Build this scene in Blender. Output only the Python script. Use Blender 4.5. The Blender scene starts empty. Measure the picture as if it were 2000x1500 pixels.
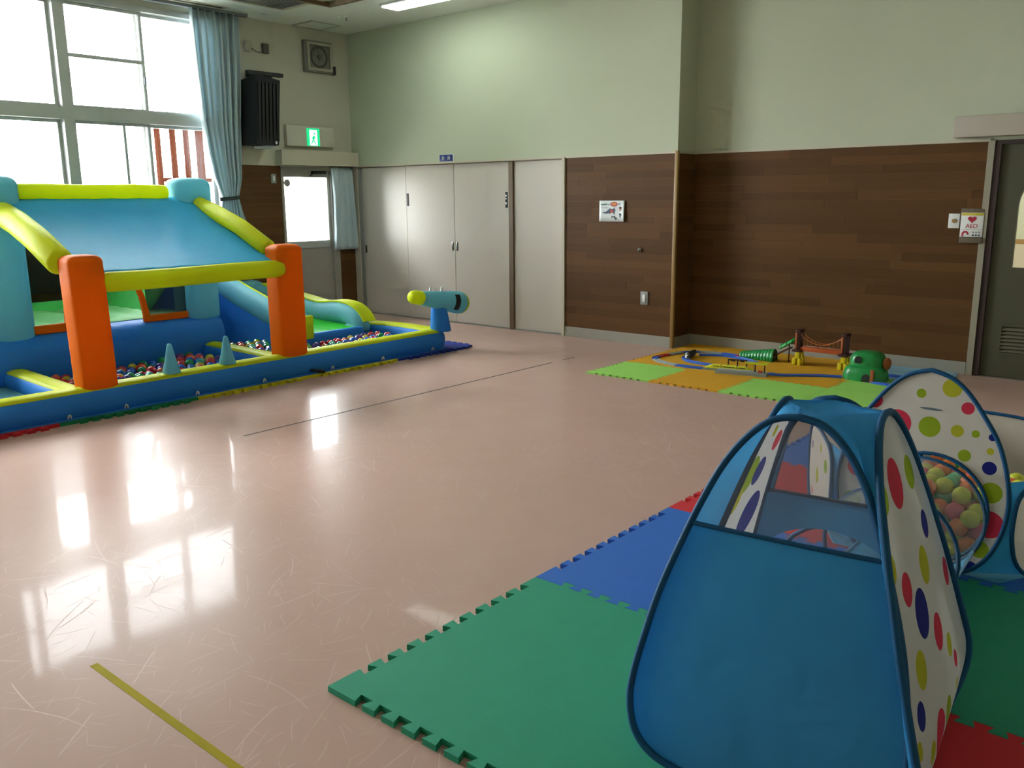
import bpy, bmesh, math, random
from mathutils import Vector, Matrix
random.seed(7)
sc = bpy.context.scene
C = sc.collection
PI = math.pi

# ------------------------------------------------------------------ camera, sky, exposure
cam = bpy.data.cameras.new('camera')
cam.sensor_fit = 'HORIZONTAL'; cam.sensor_width = 36.0; cam.lens = 30.683
cam.clip_start = 0.02; cam.clip_end = 200
camo = bpy.data.objects.new('camera', cam); C.objects.link(camo)
_th, _yaw, _roll = 0.209526, 0.704895, -0.008657
_f = Vector((-math.sin(_yaw)*math.cos(_th), math.cos(_yaw)*math.cos(_th), -math.sin(_th)))
_r = Vector((math.cos(_yaw), math.sin(_yaw), 0)); _u = _r.cross(_f)
_r2 = _r*math.cos(_roll)+_u*math.sin(_roll); _u2 = -_r*math.sin(_roll)+_u*math.cos(_roll)
camo.matrix_world = Matrix(((_r2.x,_u2.x,-_f.x,0),(_r2.y,_u2.y,-_f.y,0),(_r2.z,_u2.z,-_f.z,1.45),(0,0,0,1)))
sc.camera = camo

world = bpy.data.worlds.new('overcast_sky'); sc.world = world; world.use_nodes = True
_bg = world.node_tree.nodes['Background']
_bg.inputs[0].default_value = (0.92, 0.98, 1.0, 1); _bg.inputs[1].default_value = 20.0

def portal(name, x, y0, y1, z0, z1):
    l = bpy.data.lights.new(name, 'AREA'); l.shape = 'RECTANGLE'; l.size = y1-y0; l.size_y = z1-z0
    l.cycles.is_portal = True
    o = bpy.data.objects.new(name, l); C.objects.link(o)
    o.location = (x, (y0+y1)/2, (z0+z1)/2)
    # local -Z points into the room (+X), local X along Y
    o.matrix_world = Matrix(((0,0,-1,x),(1,0,0,(y0+y1)/2),(0,-1,0,(z0+z1)/2),(0,0,0,1)))
portal('window_portal', -9.16, -0.9, 5.62, 1.0, 3.38)
portal('door_window_portal', -9.16, 6.40, 7.06, 0.95, 1.73)

sc.view_settings.view_transform = 'Standard'
sc.view_settings.look = 'None'
sc.view_settings.gamma = 1.0
sc.view_settings.use_curve_mapping = False
sc.view_settings.exposure = 1.0
sc.cycles.max_bounces = 6; sc.cycles.diffuse_bounces = 4; sc.cycles.transparent_max_bounces = 10
sc.cycles.use_denoising = True; sc.cycles.use_adaptive_sampling = True; sc.cycles.adaptive_threshold = 0.1; sc.cycles.adaptive_min_samples = 16
sc.cycles.sample_clamp_indirect = 8

# ------------------------------------------------------------------ materials
def lin(h):
    h = h.lstrip('#'); v = [int(h[i:i+2], 16)/255 for i in (0, 2, 4)]
    return tuple(c/12.92 if c <= .04045 else ((c+.055)/1.055)**2.4 for c in v)+(1,)
M = {}
class NT:
    def __init__(s, name):
        s.m = bpy.data.materials.new(name); s.m.use_nodes = True; s.t = s.m.node_tree
        s.b = s.t.nodes['Principled BSDF']; s.out = s.t.nodes['Material Output']
    def n(s, ty, **kw):
        x = s.t.nodes.new(ty)
        for k, v in kw.items(): setattr(x, k, v)
        return x
    def l(s, a, b): s.t.links.new(a, b)
    def math(s, op, a, b=None, clamp=False):
        x = s.n('ShaderNodeMath', operation=op, use_clamp=clamp)
        for i, v in enumerate((a, b)):
            if v is None: continue
            if isinstance(v, (int, float)): x.inputs[i].default_value = v
            else: s.l(v, x.inputs[i])
        return x.outputs[0]
    def mix(s, fac, a, b):
        x = s.n('ShaderNodeMix', data_type='RGBA')
        for i, v in ((0, fac), (6, a), (7, b)):
            if isinstance(v, (int, float, tuple)): x.inputs[i].default_value = v
            else: s.l(v, x.inputs[i])
        return x.outputs[2]
    def noise(s, vec=None, scale=5, detail=3, rough=.5):
        x = s.n('ShaderNodeTexNoise'); x.inputs['Scale'].default_value = scale
        x.inputs['Detail'].default_value = detail; x.inputs['Roughness'].default_value = rough
        if vec is not None: s.l(vec, x.inputs['Vector'])
        return x.outputs['Fac']
    def mapping(s, vec, scale=(1,1,1), rot=(0,0,0)):
        x = s.n('ShaderNodeMapping'); x.inputs['Scale'].default_value = scale; x.inputs['Rotation'].default_value = rot
        s.l(vec, x.inputs['Vector']); return x.outputs[0]
    def pos(s): return s.n('ShaderNodeNewGeometry').outputs['Position']
    def bump(s, h, strength=.2, dist=.01):
        x = s.n('ShaderNodeBump'); x.inputs['Strength'].default_value = strength; x.inputs['Distance'].default_value = dist
        s.l(h, x.inputs['Height']); s.l(x.outputs[0], s.b.inputs['Normal'])
def mat(key, col, rough=.5, var=.06, nscale=6, bump=0, bscale=200, spec=.5, metal=0, emit=None, estr=0, coat=0):
    k = NT(key); c = lin(col)
    p = k.pos(); f = k.noise(p, nscale, 3)
    lo = tuple(max(0, x*(1-var)) for x in c[:3])+(1,); hi = tuple(min(1, x*(1+var)) for x in c[:3])+(1,)
    k.l(k.mix(f, lo, hi), k.b.inputs['Base Color'])
    k.b.inputs['Roughness'].default_value = rough; k.b.inputs['Specular IOR Level'].default_value = spec
    k.b.inputs['Metallic'].default_value = metal
    if coat: k.b.inputs['Coat Weight'].default_value = coat; k.b.inputs['Coat Roughness'].default_value = .1
    if bump: k.bump(k.noise(p, bscale, 2), bump, .004)
    if emit: k.b.inputs['Emission Color'].default_value = lin(emit); k.b.inputs['Emission Strength'].default_value = estr
    M[key] = k.m; return k.m
def fabric(key, col, trans=.35, rough=.7, crease=.15, cscale=9, var=.05):
    """thin cloth: light shines through it a little"""
    k = NT(key); c = lin(col); p = k.pos(); f = k.noise(p, 14, 3)
    cc = k.mix(f, tuple(x*(1-var) for x in c[:3])+(1,), tuple(min(1, x*(1+var)) for x in c[:3])+(1,))
    k.l(cc, k.b.inputs['Base Color']); k.b.inputs['Roughness'].default_value = rough
    k.b.inputs['Specular IOR Level'].default_value = .25
    k.bump(k.noise(p, cscale, 3), crease, .03)
    tr = k.n('ShaderNodeBsdfTranslucent'); k.l(cc, tr.inputs[0])
    mx = k.n('ShaderNodeMixShader'); mx.inputs[0].default_value = trans
    k.l(k.b.outputs[0], mx.inputs[1]); k.l(tr.outputs[0], mx.inputs[2]); k.l(mx.outputs[0], k.out.inputs[0])
    M[key] = k.m; return k.m
def netting(key, col, open_=.6):
    k = NT(key); k.b.inputs['Base Color'].default_value = lin(col); k.b.inputs['Roughness'].default_value = .8
    tp = k.n('ShaderNodeBsdfTransparent'); mx = k.n('ShaderNodeMixShader'); mx.inputs[0].default_value = open_
    k.l(k.b.outputs[0], mx.inputs[1]); k.l(tp.outputs[0], mx.inputs[2]); k.l(mx.outputs[0], k.out.inputs[0])
    M[key] = k.m; return k.m
def dotted(key, base, dots, trans=.3, cols=None):
    """white cloth printed with round spots at given places (uv in metres)"""
    k = NT(key); cols = cols or {'r': '#c8324a', 'g': '#8fa41e', 'b': '#1f2478', 'y': '#b4b02c', 'p': '#c98a90'}
    uv = k.n('ShaderNodeUVMap'); uv.uv_map = 'UVMap'
    c = lin(base)
    for ch in 'rgbyp':
        acc = None
        for d, x, y, r in dots:
            if d != ch: continue
            v = k.n('ShaderNodeVectorMath', operation='DISTANCE'); k.l(uv.outputs[0], v.inputs[0]); v.inputs[1].default_value = (x, y, 0)
            s = k.math('LESS_THAN', v.outputs['Value'], r)
            acc = s if acc is None else k.math('MAXIMUM', acc, s)
        if acc is not None: c = k.mix(acc, c, lin(cols[ch]))
    k.b.inputs['Roughness'].default_value = .7; k.b.inputs['Specular IOR Level'].default_value = .2
    tr = k.n('ShaderNodeBsdfTranslucent')
    if isinstance(c, tuple): k.b.inputs['Base Color'].default_value = c; tr.inputs[0].default_value = c
    else: k.l(c, k.b.inputs['Base Color']); k.l(c, tr.inputs[0])
    k.bump(k.noise(k.pos(), 8, 3), .15, .03)
    mx = k.n('ShaderNodeMixShader'); mx.inputs[0].default_value = trans
    k.l(k.b.outputs[0], mx.inputs[1]); k.l(tr.outputs[0], mx.inputs[2]); k.l(mx.outputs[0], k.out.inputs[0])
    M[key] = k.m; return k.m

# floor: pink vinyl, glossy, with scuffs and scratches
def floor_mat():
    k = NT('vinyl_floor'); p = k.pos()
    big = k.noise(p, .9, 3); mid = k.noise(p, 4, 4)
    c = k.mix(big, lin('#b4968a'), lin('#bfa397')); c = k.mix(k.math('MULTIPLY', mid, .35), c, lin('#aa8878'))
    sc_ = None
    for vs, L_, w_, off, pr in ((2.6, .17, .0020, 3.1, .25), (3.7, .11, .0030, 7.7, .45), (5.2, .085, .0016, 11.3, .2), (7.5, .06, .0014, 17.9, .2), (11, .04, .0012, 23.3, .15)):
        ad = k.n('ShaderNodeVectorMath', operation='ADD'); k.l(p, ad.inputs[0]); ad.inputs[1].default_value = (off, off*1.7, 0)
        fl_ = k.n('ShaderNodeVectorMath', operation='MULTIPLY'); k.l(ad.outputs[0], fl_.inputs[0]); fl_.inputs[1].default_value = (1, 1, 0)
        vo = k.n('ShaderNodeTexVoronoi', voronoi_dimensions='2D'); vo.inputs['Scale'].default_value = vs; k.l(fl_.outputs[0], vo.inputs['Vector'])
        df = k.n('ShaderNodeVectorMath', operation='SUBTRACT'); k.l(fl_.outputs[0], df.inputs[0]); k.l(vo.outputs['Position'], df.inputs[1])
        cs = k.n('ShaderNodeSeparateColor'); k.l(vo.outputs['Color'], cs.inputs[0])
        ro = k.n('ShaderNodeVectorRotate', rotation_type='Z_AXIS'); k.l(df.outputs[0], ro.inputs['Vector']); k.l(k.math('ADD', k.math('MULTIPLY', cs.outputs[0], 4.4), .4), ro.inputs['Angle'])
        sx = k.n('ShaderNodeSeparateXYZ'); k.l(ro.outputs[0], sx.inputs[0])
        bend = k.math('MULTIPLY', k.math('MULTIPLY', sx.outputs[0], sx.outputs[0]), k.math('SUBTRACT', k.math('MULTIPLY', cs.outputs[2], 2.4), 1.2))
        ay = k.math('ABSOLUTE', k.math('SUBTRACT', sx.outputs[1], bend)); ax = k.math('ABSOLUTE', sx.outputs[0])
        my = k.math('SUBTRACT', 1, k.math('DIVIDE', ay, w_), True); mx_ = k.math('MULTIPLY', k.math('SUBTRACT', L_, ax), 40, True)
        s = k.math('MULTIPLY', k.math('MULTIPLY', my, mx_), k.math('GREATER_THAN', cs.outputs[1], pr))
        sc_ = s if sc_ is None else k.math('MAXIMUM', sc_, s)
    msk = k.math('MULTIPLY', k.math('SUBTRACT', k.noise(p, .5, 2), .36), 5, True)
    sc_ = k.math('MULTIPLY', sc_, msk)
    c = k.mix(k.math('MULTIPLY', sc_, .38), c, lin('#e4d0ca'))
    k.l(c, k.b.inputs['Base Color'])
    rg = k.math('ADD', k.math('MULTIPLY', sc_, .15), k.math('ADD', .27, k.math('MULTIPLY', mid, .08)))
    k.l(rg, k.b.inputs['Roughness']); k.b.inputs['Specular IOR Level'].default_value = .03
    h = k.math('ADD', k.math('MULTIPLY', sc_, -.6), k.math('MULTIPLY', k.noise(p, 6, 1), .6))
    k.bump(h, .08, .006)
    k.b.inputs['Coat Weight'].default_value = .10; k.b.inputs['Coat IOR'].default_value = 1.45
    k.l(k.math('ADD', k.math('ADD', .035, k.math('MULTIPLY', k.noise(p, 3, 4), .06)), k.math('MULTIPLY', sc_, .35)), k.b.inputs['Coat Roughness'])
    cbm = k.t.nodes['Bump'] if 'Bump' in k.t.nodes else None
    if cbm: k.l(cbm.outputs[0], k.b.inputs['Coat Normal'])
    M['floor'] = k.m
floor_mat()
def wood_mat():
    k = NT('walnut_plank'); p = k.pos(); oi = k.n('ShaderNodeObjectInfo')
    off = k.n('ShaderNodeVectorMath', operation='ADD'); k.l(p, off.inputs[0])
    cb = k.n('ShaderNodeCombineXYZ'); k.l(k.math('MULTIPLY', oi.outputs['Random'], 37), cb.inputs[0]); k.l(cb.outputs[0], off.inputs[1])
    g = k.noise(k.mapping(off.outputs[0], (2.2, 2.2, 70)), 1, 5, .65)
    g2 = k.noise(k.mapping(off.outputs[0], (9, 9, 260)), 1, 3, .6)
    a = k.mix(oi.outputs['Random'], lin('#52371c'), lin('#684728'))
    c = k.mix(k.math('MULTIPLY', g, .35), a, lin('#45301c')); c = k.mix(k.math('MULTIPLY', g2, .2), c, lin('#6e5234'))
    k.l(c, k.b.inputs['Base Color']); k.b.inputs['Roughness'].default_value = .48
    k.b.inputs['Specular IOR Level'].default_value = .14
    M['wood'] = k.m
wood_mat()
def glass_mat():
    k = NT('window_glass'); tp = k.n('ShaderNodeBsdfTransparent'); gl = k.n('ShaderNodeBsdfGlossy'); gl.inputs['Roughness'].default_value = .02
    fr = k.n('ShaderNodeFresnel'); fr.inputs[0].default_value = 1.45
    mx = k.n('ShaderNodeMixShader'); k.l(fr.outputs[0], mx.inputs[0]); k.l(tp.outputs[0], mx.inputs[1]); k.l(gl.outputs[0], mx.inputs[2])
    k.l(mx.outputs[0], k.out.inputs[0]); M['glass'] = k.m
glass_mat()
mat('plaster', '#b7bda5', .8, .03, 3, .1, 120)
mat('plaster_side', '#b9b6a4', .8, .03, 3, .1, 120)
mat('ceiling', '#dcddd4', .85, .03, 2, .1, 90)
mat('cream', '#bdb7a2', .55, .03)
mat('door_cream', '#c6beb3', .36, .02, 2, spec=.3)
mat('frame_brown', '#6f5c44', .5, .06)
mat('corner_trim', '#8e6f3c', .45, .06)
mat('skirting', '#9a978b', .55, .05)
mat('alu', '#aaaca8', .4, .03, metal=.2)
mat('alu_dark', '#70757a', .45, .03)
mat('steel_grey', '#8f918d', .45, .03)
mat('door_grey', '#9a968c', .5, .03)
mat('olive_door', '#4b4936', .5, .04)
mat('dark_frame', '#3c2a28', .5, .05)
mat('rail_box', '#a39a8c', .55, .03)
mat('door_trim', '#97917f', .55, .03)
mat('louvre', '#6b6754', .5, .03)
mat('black', '#101012', .55, .05)
mat('black_rough', '#17191f', .8, .05)
mat('white', '#dcdcda', .5, .02)
mat('paper', '#d3d9da', .35, .02)
mat('blue_sign', '#10307c', .4, .03)
mat('chrome', '#9b9b98', .25, .02, metal=.8)
mat('outdoor_brown', '#28130c', .9, .1, spec=0)
mat('outdoor_ground', '#b4b0a8', .9, .06, spec=0)
mat('outdoor_wall', '#c9c4ba', .9, .05, spec=0)
# ------------------------------------------------------------------ mesh helpers
class MB:
    def __init__(s): s.v = []; s.f = []; s.uv = None
    def add(s, vs, fs):
        o = len(s.v); s.v += [tuple(v) for v in vs]; s.f += [tuple(i+o for i in f) for f in fs]; return s
    def box(s, x0, x1, y0, y1, z0, z1):
        return s.add([(x0,y0,z0),(x1,y0,z0),(x1,y1,z0),(x0,y1,z0),(x0,y0,z1),(x1,y0,z1),(x1,y1,z1),(x0,y1,z1)],
                     [(0,3,2,1),(4,5,6,7),(0,1,5,4),(1,2,6,5),(2,3,7,6),(3,0,4,7)])
    def rbox(s, x0, x1, y0, y1, z0, z1, r=.005, seg=2):
        bm = bmesh.new(); bmesh.ops.create_cube(bm, size=1)
        for v in bm.verts: v.co = Vector(((x0+x1)/2+v.co.x*(x1-x0), (y0+y1)/2+v.co.y*(y1-y0), (z0+z1)/2+v.co.z*(z1-z0)))
        bmesh.ops.bevel(bm, geom=list(bm.edges), offset=r, segments=seg, affect='EDGES', profile=.5)
        bm.verts.index_update()
        s.add([v.co[:] for v in bm.verts], [[v.index for v in f.verts] for f in bm.faces]); bm.free(); return s
    def rings(s, rings, closed=True, cap0=True, cap1=True):
        n = len(rings[0]); vs = [p for r in rings for p in r]; fs = []
        for i in range(len(rings)-1):
            for j in range(n if closed else n-1):
                a = i*n+j; b = i*n+(j+1) % n; fs.append((a, b, b+n, a+n))
        if closed and cap0: fs.append(tuple(range(n-1, -1, -1)))
        if closed and cap1: fs.append(tuple((len(rings)-1)*n+j for j in range(n)))
        return s.add(vs, fs)
    def tube(s, path, r, n=10, caps=True, closed=False, sy=1.0):
        P = [Vector(p) for p in path]; m = len(P); R = r if isinstance(r, (list, tuple)) else [r]*m
        rings = []; nrm = None
        for i in range(m):
            if closed: t = (P[(i+1) % m]-P[i-1]).normalized()
            else: t = (P[min(i+1, m-1)]-P[max(i-1, 0)]).normalized()
            if nrm is None: nrm = t.cross(Vector((0,0,1)) if abs(t.z) < .9 else Vector((1,0,0))).normalized()
            else: nrm = (nrm-t*nrm.dot(t)).normalized()
            b = t.cross(nrm)
            rings.append([P[i]+(nrm*math.cos(2*PI*k/n)+b*math.sin(2*PI*k/n)*sy)*R[i] for k in range(n)])
        if closed: rings.append(rings[0]); return s.rings(rings, True, False, False)
        return s.rings(rings, True, caps, caps)
    def prism(s, poly, z0, z1, axis='z'):
        n = len(poly)
        def P(x, y, z): return {'z': (x, y, z), 'y': (x, z, y), 'x': (z, x, y)}[axis]
        vs = [P(x, y, z0) for x, y in poly]+[P(x, y, z1) for x, y in poly]
        fs = [tuple(range(n-1, -1, -1)), tuple(range(n, 2*n))]+[(i, (i+1) % n, n+(i+1) % n, n+i) for i in range(n)]
        return s.add(vs, fs)
    def lathe(s, prof, n=20, c=(0,0,0)):
        return s.rings([[(c[0]+r*math.cos(2*PI*k/n), c[1]+r*math.sin(2*PI*k/n), c[2]+z) for k in range(n)] for r, z in prof])
    def sweep(s, path, prof, closed=False, cap=True):
        """profile (across, up) carried along a path; across is to the right-hand side of travel"""
        P = [Vector(p) for p in path]; m = len(P); rings = []
        for i in range(m):
            if closed: t = P[(i+1) % m]-P[i-1]
            else: t = P[min(i+1, m-1)]-P[max(i-1, 0)]
            t.z = 0; t.normalize(); a = Vector((t.y, -t.x, 0))
            rings.append([P[i]+a*u+Vector((0,0,w)) for u, w in prof])
        if closed: rings.append(rings[0])
        return s.rings(rings, True, cap and not closed, cap and not closed)
    def ball(s, c, r, n=12, m=8, sx=1, sy=1, sz=1):
        vs = [(c[0], c[1], c[2]-r*sz)]; fs = []
        for i in range(1, m):
            a = -PI/2+PI*i/m
            vs += [(c[0]+r*sx*math.cos(a)*math.cos(2*PI*k/n), c[1]+r*sy*math.cos(a)*math.sin(2*PI*k/n), c[2]+r*sz*math.sin(a)) for k in range(n)]
        vs.append((c[0], c[1], c[2]+r*sz)); last = len(vs)-1
        for k in range(n):
            fs.append((0, 1+(k+1) % n, 1+k)); fs.append((last, last-n+k, last-n+(k+1) % n))
            for i in range(m-2):
                a = 1+i*n+k; b = 1+i*n+(k+1) % n; fs.append((a, b, b+n, a+n))
        return s.add(vs, fs)
    def mesh(s, name, smooth=35):
        me = bpy.data.meshes.new(name); me.from_pydata(s.v, [], s.f); me.update()
        bm = bmesh.new(); bm.from_mesh(me); bmesh.ops.recalc_face_normals(bm, faces=bm.faces); bm.to_mesh(me); bm.free()
        if smooth:
            for p in me.polygons: p.use_smooth = True
            me.set_sharp_from_angle(angle=math.radians(smooth))
        if s.uv:
            L = me.uv_layers.new(name='UVMap')
            for lp in me.loops: L.data[lp.index].uv = s.uv[lp.vertex_index]
        return me
def link(name, me, m, parent=None):
    o = bpy.data.objects.new(name, me); C.objects.link(o)
    if m: me.materials.clear(); me.materials.append(M[m])
    if parent: o.parent = parent
    return o
def obj(name, mb, m, parent=None, smooth=35): return link(name, mb.mesh(name, smooth), m, parent)
def tag(o, label, cat, group=None):
    o['label'] = label; o['category'] = cat
    if group: o['group'] = group
    return o
def thing(name, label, cat, loc=(0,0,0), group=None):
    o = bpy.data.objects.new(name, None); o.empty_display_size = .05; C.objects.link(o); o.location = loc
    return tag(o, label, cat, group)
def struct(name, mb, m, parent=None, smooth=0):
    o = obj(name, mb, m, parent, smooth)
    if not parent: o['kind'] = 'structure'
    return o
def B(*a): return MB().box(*a)
def RB(*a, **k): return MB().rbox(*a, **k)
def local(o, parent_loc): pass
def text(name, s, size, m, mw, parent=None, depth=.0006, align='CENTER'):
    cu = bpy.data.curves.new(name, 'FONT'); cu.body = s; cu.size = size; cu.align_x = align; cu.align_y = 'CENTER'; cu.extrude = depth
    t = bpy.data.objects.new(name+'_src', cu); C.objects.link(t)
    bpy.context.view_layer.update()
    me = bpy.data.meshes.new_from_object(t.evaluated_get(bpy.context.evaluated_depsgraph_get()))
    bpy.data.objects.remove(t); bpy.data.curves.remove(cu)
    me.transform(mw); o = link(name, me, m, parent); return o
def face_y(x, y, z):   # lettering on a wall that faces -Y
    return Matrix(((1,0,0,x),(0,0,-1,y),(0,1,0,z),(0,0,0,1)))
def face_x(x, y, z):   # lettering on a wall that faces +X
    return Matrix(((0,0,1,x),(1,0,0,y),(0,1,0,z),(0,0,0,1)))
# ================================================================== THE ROOM
XW, YB, YR, XJ, ZC, ZW = -9.0, 7.46, 7.78, -4.28, 3.46, 1.86
XE, YF = 3.0, -3.0
struct('floor', B(XW-.2, XE+.2, YF-.2, YR+.3, -.1, 0), 'floor')
struct('ceiling', B(XW-.2, XE+.2, YF-.2, YR+.3, ZC, ZC+.1), 'ceiling')
# window wall (faces +X)
wl = MB()
wl.box(XW-.16, XW, YF-.2, -.9, 0, ZC).box(XW-.16, XW, -.9, 5.62, 0, 1.0).box(XW-.16, XW, -.9, 5.62, 3.39, ZC)
wl.box(XW-.16, XW, 5.62, 6.36, 0, ZC).box(XW-.16, XW, 6.36, 7.19, 1.84, ZC).box(XW-.16, XW, 7.19, YB+.2, 0, ZC)
wall_left = struct('wall_left', wl, 'plaster_side')
# back wall (faces -Y), with the closet opening
wb = MB()
wb.box(XW, -8.89, YB, YB+.16, 0, ZC).box(-8.89, -5.59, YB, YB+.16, ZW-.01, ZC).box(-5.59, XJ, YB, YB+.16, 0, ZC)
wb.box(-8.89, -5.59, YB+.10, YB+.16, 0, ZW)
wall_back = struct('wall_back', wb, 'plaster')
wall_jog = struct('wall_jog', B(XJ-.16, XJ, YB+.16, YR+.16, 0, ZC), 'plaster')
wr = MB()
wr.box(XJ, -1.66, YR, YR+.16, 0, ZC).box(-1.66, -.70, YR, YR+.16, 1.86, ZC).box(-.70, XE, YR, YR+.16, 0, ZC)
wall_recess = struct('wall_recess', wr, 'plaster')
struct('wall_right', B(XE, XE+.16, YF-.2, YR+.16, 0, ZC), 'plaster')
struct('wall_front', B(XW, XE, YF-.16, YF, 0, ZC), 'plaster')

# --- wainscot planks, each a board of its own, sharing one mesh
unit = B(0, 1, 0, 1, 0, 1).mesh('plank', 0)
RH = .0727
def planks(parent, a0, a1, z0, z1, place, lo=.75, hi=1.15, seed=1):
    rnd = random.Random(seed); nrow = round((z1-z0)/RH); h = (z1-z0)/nrow
    for i in range(nrow):
        a = a0-rnd.random()*.8
        while a < a1-.001:
            b = a+rnd.uniform(lo, hi); s, e = max(a, a0), min(b, a1)
            if a1-e < .08: e = a1; b = a1+1
            if e-s > .02:
                o = link('plank', unit, 'wood', parent)
                place(o, s+.0004, e-.0004, z0+i*h+.0002, z0+(i+1)*h-.0002, .008+.0006*rnd.random())
            a = b
def place_y(y):   # boards on a wall facing -Y
    def f(o, s, e, z0, z1, t): o.location = (s, y-t, z0); o.scale = (e-s, t, z1-z0)
    return f
def place_x(x, sg=1):
    def f(o, s, e, z0, z1, t): o.location = (x if sg > 0 else x-t, s, z0); o.scale = (t, e-s, z1-z0)
    return f
planks(wall_back, -5.585, XJ-.012, .105, 1.85, place_y(YB), seed=3)
planks(wall_recess, XJ+.009, -1.715, .105, 1.85, place_y(YR), seed=5)
planks(wall_jog, YB+.012, YR-.008, .105, 1.85, place_x(XJ), .9, 1.3, seed=8)
planks(wall_left, 5.62, 6.355, .105, 1.85, place_x(XW), .8, 1.1, seed=9)
planks(wall_left, 7.195, YB-.004, .105, 1.85, place_x(XW), .8, 1.1, seed=11)
struct('panel', B(XW, XW+.01, -.9, 5.62, .1, .94), 'wood', wall_left)
# --- trims
struct('trim_1', B(-8.995, XJ, YB-.018, YB, 1.852, 1.874), 'cream')
struct('trim_2', B(XJ+.012, -1.70, YR-.018, YR, 1.852, 1.874), 'cream')
struct('trim_3', RB(XJ-.02, XJ+.016, YB-.020, YB+.012, 0, 1.875, r=.004), 'corner_trim', smooth=35)
struct('trim_4', B(XW, XW+.02, 5.62, 6.30, 1.852, 2.03), 'cream')
struct('trim_5', B(-5.622, -5.588, YB-.025, YB, 0, 1.866), 'cream')
struct('trim_6', B(-9.0, -8.89, YB-.02, YB, 0, 1.866), 'cream')
struct('baseboard_back', B(-5.585, XJ-.02, YB-.016, YB, 0, .105), 'skirting')
struct('baseboard_jog', B(XJ, XJ+.016, YB+.012, YR, 0, .105), 'skirting')
struct('baseboard_recess', B(XJ+.016, -1.72, YR-.016, YR, 0, .105), 'skirting')
struct('baseboard_left', B(XW, XW+.016, -.9, 6.355, 0, .105), 'skirting')

# --- closet doors
def leaf(n, x0, x1, y, mname='door_cream'):
    return struct('door_%d' % n, RB(x0, x1, y, y+.036, .012, 1.842, r=.003), mname)
jamb = struct('door_jamb', B(-8.895, -8.84, YB-.006, YB+.1, 0, 1.85), 'steel_grey', wall_back)
d1 = leaf(1, -8.838, -8.024, YB+.012)
d2 = leaf(2, -8.020, -7.214, YB+.010)
d3 = leaf(3, -7.208, -6.365, YB+.010)
d4 = leaf(4, -6.300, -5.625, YB+.010)
struct('trim_7', B(-6.362, -6.304, YB-.012, YB+.10, 0, 1.852), 'frame_brown')
struct('trim_8', B(-8.89, -5.622, YB-.012, YB+.10, 1.843, 1.853), 'frame_brown')
struct('trim_9', B(-8.84, -5.622, YB-.004, YB+.10, 0, .008), 'steel_grey')
def pull(par, x, z, y=YB+.010):
    h = obj('handle', RB(x-.014, x+.014, y-.006, y+.001, z-.05, z+.05, r=.003), 'chrome', par); h['label'] = 'small dark recessed pull'
    obj('recess', RB(x-.008, x+.008, y-.008, y-.0055, z-.042, z+.042, r=.0008), 'black', h)
pull(d1, -8.80, .83, YB+.012); pull(d2, -7.245, .905); pull(d3, -7.175, .905)
def strip(par, x, z0, z1, y, white=()):
    s = obj('sticker', RB(x-.017, x+.017, y-.003, y, z0, z1, r=.001), 'black', par)
    for a, b in white: obj('sticker_print', RB(x-.015, x+.006, y-.0042, y-.003, a, b, r=.0004), 'white', s)
strip(d2, -7.995, 1.37, 1.52, YB+.0095)
strip(d3, -6.41, 1.35, 1.52, YB+.0095, ((1.47, 1.49), (1.44, 1.455), (1.385, 1.41)))
# blue name plate over the closet doors
p = thing('door_sign', 'small blue name plate with white characters above the closet doors', 'sign', (-7.305, YB, 1.91))
obj('plate', RB(-.118, .118, -.012, 0, -.044, .044, r=.002), 'white', p)
obj('face', RB(-.106, .106, -.015, -.011, -.040, .040, r=.001), 'blue_sign', p)
text('lettering', '倉', .052, 'white', face_y(-.046, -.0165, 0), p)
text('lettering', '庫', .052, 'white', face_y(.046, -.0165, 0), p)

# --- windows on the left wall: five bays, upper and lower lights, sliding sashes with glass
def bay(n, y0, y1):
    fr = MB(); x0, x1 = XW-.14, XW+.0
    w = struct('window_%d' % n, MB().box(x0, x1+.012, y0, y0+.05, 1.0, 3.39).box(x0, x1+.012, y1-.05, y1, 1.0, 3.39)
               .box(x0, x1+.012, y0+.05, y1-.05, 2.24, 2.355).box(x0, x1+.012, y0+.05, y1-.05, 3.34, 3.39).box(x0, x1+.03, y0+.05, y1-.05, 1.0, 1.04), 'alu')
    mid = (y0+y1)/2; k = 0
    for (z0, z1) in ((1.04, 2.24), (2.355, 3.34)):
        for s, (a, b) in enumerate(((y0+.05, mid+.03), (mid-.03, y1-.05))):
            xs = x0+.03+.045*(1-s)
            t = .03
            m = MB().box(xs, xs+.03, a, a+t, z0, z1).box(xs, xs+.03, b-t, b, z0, z1).box(xs, xs+.03, a+t, b-t, z0, z0+t).box(xs, xs+.03, a+t, b-t, z1-t, z1)
            if z0 > 2 and s == 0: m.box(xs, xs+.03, a+t, b-t, 2.832, 2.868)
            if z0 < 2 and s == 0: m.box(xs, xs+.03, a+.50, a+.53, z0+t, z1-t)
            sh = struct('sash', m, 'alu', w)
            struct('pane', B(xs+.012, xs+.018, a+t, b-t, z0+t, z1-t), 'glass', sh)
            if s == 0: struct('latch', RB(xs+.028, xs+.05, b-.028, b-.008, (z0+z1)/2-.22, (z0+z1)/2-.14, r=.004), 'alu_dark', sh)
for i in range(4): bay(i+1, 5.60-1.64*(i+1), 5.60-1.64*i)
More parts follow.
